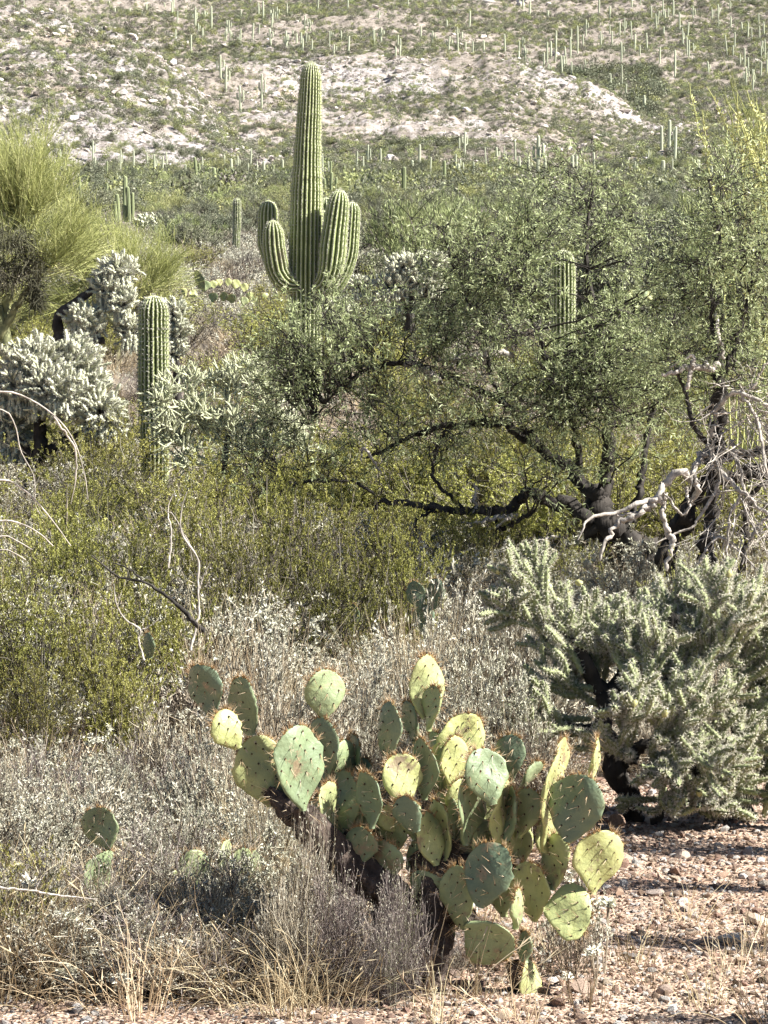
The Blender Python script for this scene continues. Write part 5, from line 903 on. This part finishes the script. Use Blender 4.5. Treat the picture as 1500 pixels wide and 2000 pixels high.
def palo_verde(u0, D0, label, limbs, ell, n, seed, perb=10, sub=(.35, .8), mist=None, npt=5, upw=.45):
    rng = np.random.default_rng(seed); px = D0 / FPX; x0 = (u0 - CXP) * px; zb = float(G(x0, D0)); root = thing('palo_verde_tree', label, 'tree', (x0, D0, zb)); cs = []
    for i, (p, r) in enumerate(limbs): L = pts_px(u0, D0, p); cs.append(resample(L, 20)); link('trunk' if i == 0 else 'limb', limb_mesh(L, [x * px for x in r], 9, seed + i, 'palo_bark', 36, .1, 'limb'), root)
    Pl = np.concatenate([l[4:] for l in cs]); w = np.array([e[6] * e[2] * e[3] for e in ell]); w = w / w.sum(); idx = rng.choice(len(ell), n, p=w); E = np.array([e[:6] for e in ell])[idx]; b = in_ball(n, rng)
    T = np.stack([(E[:, 0] + b[:, 0] * E[:, 2] - CXP) * px - x0, E[:, 4] + b[:, 1] * E[:, 5], CAMZ + (HROW - (E[:, 1] - b[:, 2] * E[:, 3])) * px - zb], -1)
    j = (np.linalg.norm(T[:, None] - Pl[None], axis=2) + rng.uniform(0, .5, (n, len(Pl)))).argmin(1); A = Pl[j]; K = 7; s = np.linspace(0, 1, K); mid = (A + T) / 2 + rng.normal(size=(n, 3)) * .15 + [0, 0, .05]
    P = (1 - s)[None, :, None] ** 2 * A[:, None] + 2 * (s * (1 - s))[None, :, None] * mid[:, None] + (s ** 2)[None, :, None] * T[:, None]; tw = MB(); v, q = tubes(P, np.linspace(1, .35, K)[None] * np.full((n, 1), .012), 4); tw.add(v, q, rep(rng.uniform(0.3, 1, n), K * 4), 0, True)
    n1 = n * perb; cen = Pl.mean(0); p, t = on_lines(P, n1, rng, .2, 1, np.repeat(np.arange(n), perb)); o = norm(p - cen); P1 = grow(p, t * .4 + o * .7 + rdir(n1, rng) * .35 + [0, 0, upw], rng.uniform(*sub, n1), 6, .10, .0, rng)
    v, q = tubes(P1, np.linspace(1, .4, 6)[None] * rng.uniform(.0035, .0055, (n1, 1)), 3); tw.add(v, q, rep(rng.uniform(.1, 1, n1), 18), 0)
    n2 = n1 * npt; p, t = on_lines(P1, n2, rng, .1, 1); P2 = grow(p, t + rdir(n2, rng) * .7 + [0, 0, upw * .4], rng.uniform(.12, .34, n2), 3, .12, 0, rng)
    v, q = tubes(P2, np.linspace(1, .5, 3)[None] * rng.uniform(.0018, .0032, (n2, 1)), 3); tw.add(v, q, rep(rng.uniform(0, .8, n2), 9), 0)
    link('twigs', tw.mesh('twigs', ['palo']), root, None, 'stuff')
    for m in (mist or []):
        k = 330; c = np.array(pts_px(u0, D0, [m[:3]])[0]); p = c + in_ball(k, rng) * [m[3] * px, m[3] * px, m[4] * px]; P3 = grow(p, rdir(k, rng) * 1.0 + [0, 0, -.6], rng.uniform(.1, .32, k), 4, .2, -.1, rng)
        v, q = tubes(P3, np.linspace(1, .5, 4)[None] * np.full((k, 1), .0065), 3); mm = MB(); mm.add(v, q, rep(rng.uniform(0, 1, k), 12), 0); link('mistletoe', mm.mesh('mistletoe', ['mistletoe']), root, None, 'stuff')
palo_verde(20, 47.0, 'broom like yellow green palo verde tree filling the left edge, with dark mistletoe in it', [([(20, 860, 0), (15, 760, 0), (5, 650, 0), (-20, 560, 0), (-40, 480, 0)], [17, 15, 13, 10, 7]), ([(5, 660, 0), (40, 590, -.1), (80, 540, -.1), (120, 500, -.1)], [9, 7, 5, 3]), ([(5, 640, 0), (15, 560, .1), (10, 480, .1), (40, 420, .1)], [8, 7, 5, 3]), ([(-10, 580, 0), (40, 520, .2), (50, 460, .2), (30, 400, .2)], [6, 5, 4, 3])],
    [(10, 370, 140, 120, 0, .9, 1), (130, 500, 60, 60, -.1, .5, .9),  (80, 440, 90, 100, -.2, .7, 1), (0, 520, 90, 90, 0, .7, .5), (-80, 400, 110, 150, 0, .8, .8)], 230, 91, perb=9, mist=[(30, 470, -.7, 50, 26), (62, 520, -.6, 34, 46), (10, 540, -.7, 36, 34), (78, 575, -.5, 16, 30)], npt=6)
palo_verde(245, 57.0, 'low broomy palo verde bush with glossy pale twigs behind the bent cholla', [([(235, 730, 0), (230, 650, 0), (240, 590, 0), (250, 540, 0)], [9, 8, 6, 4]), ([(232, 650, 0), (270, 600, 0), (300, 560, 0)], [6, 5, 3]), ([(230, 640, 0), (190, 590, 0), (160, 540, 0)], [6, 5, 3])],
    [(225, 520, 100, 70, 0, .8, 1), (295, 555, 45, 75, 0, .5, 1), (160, 480, 70, 60, .2, .6, .8), (60, 640, 90, 60, 0, .8, .7)], 190, 92, perb=8, npt=5)
palo_verde(1450, 30.0, 'tall wispy yellow stemmed palo verde at the upper right edge', [([(1470, 1060, 0), (1480, 900, 0), (1480, 700, 0), (1475, 500, 0), (1450, 350, 0)], [10, 10, 8, 6, 4]), ([(1480, 560, 0), (1510, 420, 0), (1500, 300, 0)], [6, 5, 3])],
    [(1440, 300, 60, 80, 0, .5, 1), (1490, 330, 60, 120, 0, .5, 1)], 20, 93, perb=5, sub=(.25, .6), npt=3, upw=1.2)
# ocotillo-like canes at the upper right: long wands with small yellow leaves all along
def wand_shrub():
    rng = np.random.default_rng(15); D0 = 27.0; u0 = 1440; px = D0 / FPX; x0 = (u0 - CXP) * px; zb = float(G(x0, D0)); root = thing('ocotillo', 'ocotillo like shrub of long thin yellow leafed canes at the upper right', 'shrub', (x0, D0, zb))
    for p in [[(1440, 1080), (1465, 700), (1480, 420), (1440, 290), (1405, 210), (1385, 165)], [(1442, 1080), (1480, 700), (1490, 400), (1462, 270), (1430, 200)], [(1445, 1080), (1500, 650), (1500, 360), (1490, 250), (1465, 170)], [(1440, 1080), (1440, 700), (1430, 450), (1405, 330), (1370, 260), (1350, 160)], [(1438, 1080), (1420, 700), (1410, 480), (1385, 330), (1372, 215)],
              [(1447, 1080), (1500, 700), (1530, 400), (1500, 290), (1475, 200)], [(1440, 1080), (1460, 800), (1470, 500), (1430, 380), (1425, 240)], [(1441, 1080), (1455, 760), (1455, 480), (1450, 330), (1440, 180)], [(1443, 1080), (1480, 760), (1515, 480), (1495, 360), (1450, 230)]]:
        dy = rng.uniform(-.4, .4); L = resample(pts_px(u0, D0, [(u, r, dy * i / 5) for i, (u, r) in enumerate(p)]), 40); L += rng.normal(size=L.shape) * .006
        V, Q = tubes(L[None], np.linspace(.014, .004, 40)[None], 5); mb = MB(); mb.add(V, Q, .6, 0, True); n = 300; p_, t = on_lines(L[None], n, rng, .42, .97, np.zeros(n, int)); p_ = p_ + rdir(n, rng) * .012
        LL = rng.uniform(.025, .05, n); v, f = leaves(p_, rdir(n, rng) + [0, 0, .5], LL, LL * .42, rng); mb.add(v, f, rep(rng.uniform(.5, 1, n), 4), 0); link('cane', mb.mesh('cane', ['palo']), root)
wand_shrub()
# arching bare canes at the left edge
def canes():
    D0 = 13.6; u0 = -60; x0 = (u0 - CXP) / FPX * D0; zb = float(G(x0, D0)); root = thing('bare_cane_shrub', 'long pale leafless canes arching in from the left edge over the creosote', 'shrub', (x0, D0, zb)); px = D0 / FPX
    C = [([(-120, 1480), (-150, 1100), (-90, 800), (0, 765), (55, 780), (105, 815), (140, 862), (160, 930), (165, 975)], 4.5), ([(-120, 1480), (-140, 1150), (-70, 960), (0, 938), (40, 955), (75, 990), (110, 1035), (132, 1068)], 5), ([(-120, 1480), (-130, 1200), (-60, 1040), (0, 1018), (40, 1025), (75, 1045), (98, 1068)], 6), ([(-120, 1480), (-110, 1250), (-50, 1080), (0, 1048), (30, 1058), (58, 1075)], 5), ([(-120, 1480), (-110, 1300), (-50, 1100), (0, 1075), (25, 1082), (45, 1095)], 5),
         ([(-120, 1480), (-130, 1100), (-60, 830), (0, 800), (25, 830), (35, 880), (60, 930), (62, 985), (70, 1005)], 3.5), ([(105, 815), (130, 850), (145, 880), (146, 930), (135, 985)], 3)]
    for p, w in C:
        rng = np.random.default_rng(int(w * 10)); link('cane', limb_mesh([(a * 1., b, c) for a, b, c in pts_px(u0, D0, [(u, r, .02 * i) for i, (u, r) in enumerate(p)])], [w * px * .7] * 4 + [w * px * .55, w * px * .3, w * px * .18], 6, 3, 'deadwood', 60, .08, 'cane', (.4, 1)), root)
canes()

# ------------------------------------------------------------------ small plants in front
def rosette(u, row, d, s, label, seed, n=26, stem=.08, L=(.016, .036)):
    rng = np.random.default_rng(seed); x = (u - CXP) / FPX * d; zb = float(G(x, d)); H = CAMZ + (HROW - row) / FPX * d - zb; root = thing('brittlebush_sprig', label, 'plant', (x, d, zb)); P = grow(np.array([[0, 0, -.01]] * 3), rdir(3, rng) * .2 + [0, 0, 1], np.full(3, max(H, .04)), 5, .05, 0, rng)
    v, q = tubes(P, np.full((3, 5), .0025), 5); mb = MB(); mb.add(v, q, .7, 0); link('stem', mb.mesh('stem', ['brittle_twig']), root); lm = MB()
    for k in range(3):
        m = n; ph = rng.uniform(0, 6.28, m); d_ = np.stack([np.cos(ph), np.sin(ph), rng.uniform(-.5, .9, m)], -1); LL = rng.uniform(*L, m) * s; v, f = leaves(P[k, -1] + rdir(m, rng) * .008, d_, LL, LL * .42, rng); lm.add(v, f, rep(rng.uniform(.6, 1, m), 4), 0)
    link('foliage', lm.mesh('foliage', ['brittle']), root, None, 'stuff')
rosette(133, 1895, 8.9, 1.1, 'white leafed sprig standing alone in the lower left corner', 1); rosette(237, 1905, 8.85, 1.0, 'white leafed sprig right of the corner sprig', 2); rosette(335, 1830, 9.1, 1.0, 'pale leaf rosette above the shadow on the ground', 3)
rosette(120, 1780, 9.2, 1.2, 'large pale leaved sprig under the creosote sprigs', 4); rosette(1115, 1700, 9.6, 1.1, 'white sprig showing behind the lower right pads', 5, 20); rosette(1180, 1760, 9.5, 1.0, 'pale sprig just below the rightmost bright pad', 6); rosette(1165, 1850, 9.25, .8, 'dry leaved sprig on the gravel right of the hanging pads', 7); rosette(1110, 1900, 9.15, .6, 'tiny white sprig on the gravel', 8); rosette(35, 1720, 9.4, 1.2, 'silver leaved sprig at the left edge', 9)
def herb(u, top, d, hw, label, seed):
    k = creosote_kit(seed, nl=1500, stems=9, leaf=(.007, .013)); m = k[1][1]; m.materials[0] = M['mesq_leaf']; fit([k], 'desert_herb', label, 'plant', u, top, d, hw, .62, .98)
herb(795, 1655, 8.9, 40, 'slender green herb with clustered leaves in front of the prickly pear trunk', 171); herb(770, 1800, 8.85, 45, 'low grey green herb at the base of the prickly pear trunk', 172)
k = brittle_kit(181, nl=900, r=.5, h=.6, leaf=(.03, .06), stems=34, tan=.3, lw=.4)
fit([k], 'brittlebush', 'sparse pale leaved brittlebush under the right hand pads of the prickly pear', 'shrub', 1120, 1720, 9.45, 85, .52, .62)
fit([brittle_kit(182, nl=200, r=.5, h=.6, stems=40, tan=0)], 'bursage', 'small leafless bush in the shade behind the hanging pads', 'shrub', 880, 1830, 9.5, 60, .52, .62)
G5 = [grass_kit(190 + i, n=26, h=.22, r=.07, bend=.06) for i in range(3)]
zone(G5, 'dry_grass_clump', 'dry grass', 'thin dry grass tuft', 'thin grass tufts on the gravel', 34, 930, 1520, 8.7, 10.6, .7, 1.2, 1, 1, seed=30)
zone(G5, 'dry_grass_clump', 'dry grass', 'thin dry grass tuft', 'thin grass tufts at the lower left', 30, 0, 900, 8.65, 9.3, .9, 1.6, 1, 1, seed=31)

# ------------------------------------------------------------------ far saguaros
def far_saguaro_mesh(seed, arms, mat='far_saguaro'):
    """unit height column with the given arms (height, side angle, length)"""
    rng = np.random.default_rng(seed); mb = MB()
    def col(pts, r, nr=9):
        q, rr, t = tipdense(pts, 22, r); ribbed(mb, q, rr * r * (.82 + .18 * np.sin(np.pi * np.clip(t, 0, 1))), nr, 4, seed, False, depth=.28)
    col([(0, 0, -.05), (rng.normal() * .008, 0, .4), (0, 0, 1.0)], .045)
    for (h, a, l) in arms:
        c, s = math.cos(a), math.sin(a); col([(0, 0, h), (c * .07, s * .07, h - .01), (c * .115, s * .115, h + .05), (c * .12, s * .12, h + l * .6), (c * .12, s * .12, h + l)], .034, 8)
    return mb.mesh('far_saguaro', [mat])
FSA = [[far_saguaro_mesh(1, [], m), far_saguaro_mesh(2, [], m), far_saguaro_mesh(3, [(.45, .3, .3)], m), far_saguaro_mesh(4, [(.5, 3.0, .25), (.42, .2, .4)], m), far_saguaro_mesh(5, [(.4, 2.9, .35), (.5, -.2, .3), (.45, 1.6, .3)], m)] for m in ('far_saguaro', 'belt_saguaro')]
def fsag(u, top, row, w, kind, label, group=None, dmin=100):
    d = ground_at(u, row, dmin); x = (u - CXP) / FPX * d; z = float(G(x, d)); h = (row - top) / FPX * d; ws = w / FPX * d / .09
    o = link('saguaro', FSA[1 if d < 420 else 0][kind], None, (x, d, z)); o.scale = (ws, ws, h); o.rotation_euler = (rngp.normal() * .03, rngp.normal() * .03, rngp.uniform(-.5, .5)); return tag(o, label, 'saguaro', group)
gs = 'distant saguaros in the shrub belt'
for i, (u, top, row, w, k, lab) in enumerate([
    (243, 344, 432, 9, 0, 'tallest column of the dark left cluster of saguaros'), (252, 364, 434, 8.5, 0, 'second tallest column right of the tallest in the left cluster'), (259, 377, 432, 7, 0, 'rightmost slim column of the left cluster'), (231, 379, 432, 9, 0, 'shaded dark column of the left cluster'), (226, 393, 434, 8, 0, 'shortest outer column at the left of the left cluster'), (245, 400, 434, 7, 0, 'short column in front of the left cluster'),
    (788, 326, 386, 9, 0, 'thick saguaro column at the left of the middle belt group'), (818, 283, 338, 6, 0, 'tall slim saguaro rising right of the thick column'), (837, 350, 388, 7, 0, 'short saguaro between two slim ones in the middle belt'), (868, 315, 362, 6, 0, 'slim saguaro right of the middle belt group'), (848, 347, 370, 5, 0, 'tiny saguaro left of the slim one'), (862, 382, 412, 11, 0, 'short stout saguaro just above the mesquite crown'),
    (1051, 264, 345, 7.5, 4, 'tall armed saguaro in the belt right of centre'), (1031, 311, 350, 7.5, 2, 'shorter armed saguaro beside the tall armed one'), (1064, 302, 344, 6, 0, 'slim saguaro right of the tall armed one'), (1015, 306, 340, 4.5, 0, 'slim saguaro left of the shorter armed one'), (969, 290, 320, 5, 2, 'small armed saguaro above the mesquite in the belt'), (908, 258, 302, 4, 3, 'thin branching saguaro at the foot of the pale hill'), (897, 278, 300, 3.5, 0, 'thin spike beside the branching saguaro'),
    (1118, 306, 345, 6, 0, 'left one of a pair of saguaros behind the mesquite top'), (1126, 308, 346, 5, 0, 'right one of a pair of saguaros behind the mesquite top'), (1305, 236, 305, 7, 2, 'tallest of the three right hand saguaros, with a low arm'), (1292, 247, 302, 6, 0, 'left column of the three right hand saguaros'), (1318, 250, 318, 6, 0, 'right column of the three right hand saguaros'), (1294, 320, 352, 8.5, 0, 'short stout saguaro below the three right hand columns'), (1364, 313, 346, 8.5, 0, 'short stout saguaro right of the three columns'), (1390, 320, 345, 5, 0, 'small saguaro at the edge of the yellow canes'),
    (383, 307, 358, 6, 2, 'saguaro with a small side arm at the foot of the left ridge'), (419, 327, 376, 8, 2, 'saguaro with a low right arm in the belt left of centre'), (452, 312, 342, 5.5, 0, 'slim saguaro at the foot of the left ridge near the tall one'), (184, 307, 348, 5, 0, 'slim saguaro below the left ridge'), (155, 346, 392, 5.5, 0, 'slim saguaro behind the palo verde twigs'), (208, 359, 395, 5.5, 0, 'slim saguaro left of the dark left cluster'), (119, 292, 335, 3.5, 0, 'thin spike above the palo verde'), (170, 343, 375, 4, 0, 'tiny saguaro among the palo verde twigs'), (303, 334, 350, 4, 0, 'tiny saguaro in the belt under the ridge'),
    (516, 315, 352, 5.5, 0, 'slim saguaro left of the tallest one above its arms'), (534, 324, 356, 4.5, 0, 'thin saguaro next to the tallest one on its left'), (552, 312, 346, 5, 0, 'thin saguaro close to the tall trunk on its left'), (556, 355, 384, 7, 0, 'short saguaro touching the tall trunk on its left'), (499, 338, 364, 6, 0, 'short saguaro left of the tall trunk'), (487, 340, 360, 4, 0, 'tiny saguaro further left of the tall trunk'),
    (645, 315, 360, 5, 0, 'slim saguaro right of the tall trunk'), (672, 325, 362, 5, 0, 'slim saguaro above the right arms'), (683, 352, 382, 6.5, 0, 'dark short saguaro above the rightmost arm'), (635, 350, 385, 7, 0, 'dark column behind the right side of the tall trunk'), (647, 338, 385, 7, 4, 'armed saguaro behind the right arms'), (630, 300, 345, 4, 0, 'thin spike touching the tall trunk on its right'), (655, 360, 385, 5, 0, 'short saguaro behind the right arms'), (806, 313, 340, 5, 0, 'small saguaro between the thick column and the slim one'),
    (896, 320, 350, 6, 0, 'short saguaro above the mesquite crown'), (1160, 305, 330, 4.5, 0, 'tiny saguaro at the top of the mesquite')]):
    fsag(u, top, row, w, k, lab, None, 120)
for i, (u, top, row, w, k, lab) in enumerate([
    (431, 110, 158, 5, 4, 'dark multi armed saguaro high on the left slope'), (441, 138, 186, 5, 3, 'armed saguaro below the dark one on the left slope'), (470, 176, 228, 5, 3, 'candelabra saguaro lower on the left slope'), (511, 152, 216, 4.5, 3, 'tallest armed saguaro on the left slope beside the big trunk'),
    (382, 20, 56, 3.5, 0, 'saguaro on the upper slope above the left ridge'), (346, 25, 48, 3, 0, 'leftmost small saguaro on the upper slope'), (413, 12, 60, 4, 0, 'tall spike on the upper slope'), (447, 48, 72, 3.5, 3, 'saguaro low on the upper slope'), (514, 5, 40, 4, 0, 'tall spike near the top edge above the big saguaro'), (529, 68, 100, 4, 3, 'armed saguaro left of the big saguaro tip'), (560, 62, 102, 4, 4, 'forked saguaro beside the big saguaro tip'), (652, 88, 108, 3.5, 3, 'small forked saguaro right of the big saguaro tip'),
    (1128, 52, 104, 4, 0, 'tall spike above the rocky gully'), (1086, 75, 118, 4, 0, 'spike beside the pale rock outcrop of the gully'), (1116, 120, 152, 3.5, 0, 'spike in the dark gully'), (1193, 145, 180, 3.5, 0, 'spike at the right rim of the gully'), (1222, 168, 195, 3.5, 0, 'short spike where the pale hill ends'), (1259, 188, 218, 5, 0, 'pale leaning column at the end of the pale hill'), (1318, 100, 152, 4, 0, 'tall spike on the right slope'), (1342, 75, 110, 3.5, 0, 'spike high on the right slope'), (1470, 142, 182, 4, 2, 'spike above the yellow canes'), (1210, 48, 75, 3.5, 0, 'small spike over the gully')]):
    fsag(u, top, row, w, k, lab, None, 300)
rngf = np.random.default_rng(31); used = []
def scat_sag(n, u0, u1, r0, r1, h0, h1, lab, grp, dmin=660):
    c = 0; t = 0
    while c < n and t < n * 60:
        t += 1; u = rngf.uniform(u0, u1); row = rngf.uniform(r0, r1)
        if any(abs(u - a) < 7 and abs(row - b) < 9 for a, b in used): continue
        if vnoise(np.array([u / 60.]), np.array([row / 22.]), 12)[0] < rngf.uniform(.2, .75): continue
        used.append((u, row)); h = rngf.uniform(h0, h1) * 1.15 * (.75 + .25 * row / 150); fsag(u, row - h, row, rngf.uniform(2.6, 4.0), int(rngf.choice([0, 1, 2, 3, 4], p=[.4, .3, .14, .1, .06])), lab, grp, dmin); c += 1
scat_sag(62, 330, 1000, 8, 112, 14, 34, 'thin pale saguaro on the far upper slope behind the big saguaro', 'saguaros on the far upper slope')
scat_sag(80, 1000, 1500, 8, 175, 16, 38, 'thin pale saguaro on the far right hand slope', 'saguaros on the far right slope', 900)
scat_sag(10, 0, 330, 6, 40, 8, 14, 'tiny saguaro near the crest of the left ridge', 'saguaros on the left ridge crest', 450)
scat_sag(40, 60, 1450, 318, 352, 14, 30, 'small saguaro in the shrub belt at the foot of the hills', 'small saguaros in the belt', 200)

# ------------------------------------------------------------------ pale rock outcrops on the hills
RK = [stone_mesh(400 + i, 'pale_rock', 3, .8) for i in range(5)]
for (u, row, w, n, lab) in [(270, 205, 95, 9, 'pale cliff like outcrop on the face of the left ridge'), (240, 75, 90, 7, 'white rock crest at the top of the left ridge'), (130, 62, 70, 5, 'white rock knob left of the ridge crest'), (400, 240, 80, 6, 'white rocks on the lower shoulder of the left ridge'), (1085, 112, 60, 6, 'grey rock ledge at the head of the dark gully'), (1275, 195, 50, 5, 'tan rock wall at the end of the dark gully'), (975, 8, 120, 6, 'pale bare rock patch at the top edge'), (460, 85, 60, 4, 'pale rock step above the left slope')]:
    d = ground_at(u, row, 450); x = (u - CXP) / FPX * d; z = float(G(x, d)); root = thing('rock_outcrop', lab, 'rocks', (x, d, z)); rng = np.random.default_rng(int(u)); S = w / FPX * d
    for k in range(n):
        xx = rng.uniform(-.5, .5) * S; yy = rng.uniform(-.3, .3) * S; s = S * rng.uniform(.14, .32); zz = float(G(x + xx, d + yy)) - z; o = link('rock', RK[rng.integers(5)], root, (xx, yy, zz - s * .05)); o.scale = (s * 1.5, s, s * .6); o.rotation_euler = (rng.uniform(-.4, .4), rng.uniform(-.4, .4), rng.uniform(0, 6))

# ------------------------------------------------------------------ far scrub as one mass
def far_scrub():
    rng = np.random.default_rng(55)
    protos = [far_clump(600 + i, ['scrub', 'scrub', 'scrub_light', 'scrub_grey', 'scrub', 'scrub_light'][i]) for i in range(6)]
    for i in range(5): k = bush_kit(640 + i, ['scrub', 'scrub_light', 'scrub', 'scrub_light', 'scrub'][i], nl=3000, h=1.3, leaf=(.05, .10), nb=20, wisp=[0, 1, 0, 0, 0][i]); protos.append(k[1][1])
    P = []; S = []; I = []
    def big(n, dmin, dmax, smin, smax, thr=.3):
        d = np.sqrt(rng.uniform(dmin ** 2, dmax ** 2, n)); u = rng.uniform(-700, 2200, n); x = (u - CXP) / FPX * d; keep = fbm(x / 30, d / 45, 4, 44) > thr; x, d = x[keep], d[keep]
        s = rng.uniform(smin, smax, len(x)); P.append(np.stack([x, d, G(x, d) - .05], -1)); S.append(np.stack([s, s, s * rng.uniform(.6, 1.0, len(x))], -1)); I.append(rng.integers(6, 11, len(x)))
    def add(n, rlo, rhi, dmin, dmax, smin, smax, dens=None, pr=(.3, .2, .2, .12, .1, .08), ulo=-700, uhi=2200, hz=1.0):
        d = np.sqrt(rng.uniform(dmin ** 2, dmax ** 2, n)); u = rng.uniform(ulo, uhi, n); x = (u - CXP) / FPX * d; k = fbm(x / 34, d / 50, 5, 91); keep = rng.random(n) < np.clip((k - .34) * 4.2, .22, 1)
        if dens is not None: keep &= rng.random(n) < dens(u, d, x)
        x, d = x[keep], d[keep]; z = G(x, d); s = rng.uniform(smin, smax, len(x)) * np.where(rng.random(len(x)) < .12, 1.7, 1); P.append(np.stack([x, d, z - .05], -1)); S.append(np.stack([s, s, s * rng.uniform(.8, 1.25, len(x)) * hz], -1)); I.append(rng.choice(6, len(x), p=np.array(pr) / sum(pr)))
    add(13000, 0, 0, 260, 500, .8, 3.2); big(2300, 235, 520, .7, 2.1); big(2600, 470, 1300, .6, 1.9, .5)                                                  # the belt at the foot of the hills
    add(2600, 0, 0, 110, 285, .6, 1.4, None, (.2, .1, .1, .5, .1, .1))
    add(60000, 0, 0, 470, 660, .7, 2.3, lambda u, d, x: np.where(u < 560, .50, .95))        # left ridge
    add(80000, 0, 0, 640, 900, .7, 2.4, lambda u, d, x: np.where((u > 600) & (u < 1250), .42, .85))
    add(70000, 0, 0, 465, 660, .35, 1.0); add(110000, 0, 0, 640, 900, .4, 1.2)
    add(150000, 0, 0, 880, 1600, 1.0, 3.4)
    add(1500, 0, 0, 960, 1130, 3, 5.5, None, (1, .6, .05, .05, .6, .05), 1080, 1290)       # dark gully
    P = np.concatenate(P); S = np.concatenate(S); I = np.concatenate(I); R = np.zeros_like(P); R[:, 2] = rng.uniform(0, 6.28, len(P)); print('scrub', len(P))
    scatter('hill_scrub', P, R, S, I, protos, 'low grey green desert scrub dotting the pale hillsides', 'scrub')
far_scrub()
def hill_rocks():
    rng = np.random.default_rng(66); RB = [stone_mesh(450 + i, 'pale_rock', 1, .7) for i in range(8)]; P = []; S = []
    for (n, d0, d1) in ((34000, 465, 660), (26000, 640, 900), (8000, 900, 1500)):
        d = np.sqrt(rng.uniform(d0 ** 2, d1 ** 2, n)); u = rng.uniform(-600, 2100, n); x = (u - CXP) / FPX * d; k = fbm(x / 18, d / 12, 4, 191); keep = rng.random(n) < np.clip((k - .45) * 6, .04, 1); x, d = x[keep], d[keep]
        s = np.clip(rng.lognormal(-.35, .6, len(x)), .25, 3.2) * (d / 700) ** .5; z = G(x, d); P.append(np.stack([x, d, z + s * .02], -1)); S.append(np.stack([s * 1.3, s, s * .75], -1))
    P = np.concatenate(P); S = np.concatenate(S); R = rng.uniform(-.5, .5, (len(P), 3)); R[:, 2] = rng.uniform(0, 6.28, len(P))
    scatter('hill_rocks', P, R, S, rng.integers(0, 8, len(P)), RB, 'broken pale rocks strewn over the hillsides', 'rocks')
hill_rocks()

# ------------------------------------------------------------------ air
if HAZE:
    hm = bpy.data.materials.new('haze'); hm.use_nodes = True; hn = hm.node_tree.nodes; hn.remove(hn['Principled BSDF'])
    pv = hn.new('ShaderNodeVolumePrincipled'); pv.inputs['Density'].default_value = HAZE; pv.inputs['Color'].default_value = (.93, .96, 1, 1); pv.inputs['Anisotropy'].default_value = .3
    hm.node_tree.links.new(pv.outputs[0], hn['Material Output'].inputs['Volume'])
    x0, x1, y0, y1, z0, z1 = -3400, 3400, -3400, 3400, -330, 700
    V = np.array([[x, y, z] for x in (x0, x1) for y in (y0, y1) for z in (z0, z1)], float); Fh = np.array([[0, 1, 3, 2], [4, 6, 7, 5], [0, 4, 5, 1], [2, 3, 7, 6], [0, 2, 6, 4], [1, 5, 7, 3]])
    link('haze', MB().add(V, Fh).mesh('haze', [hm]), kind='stuff')
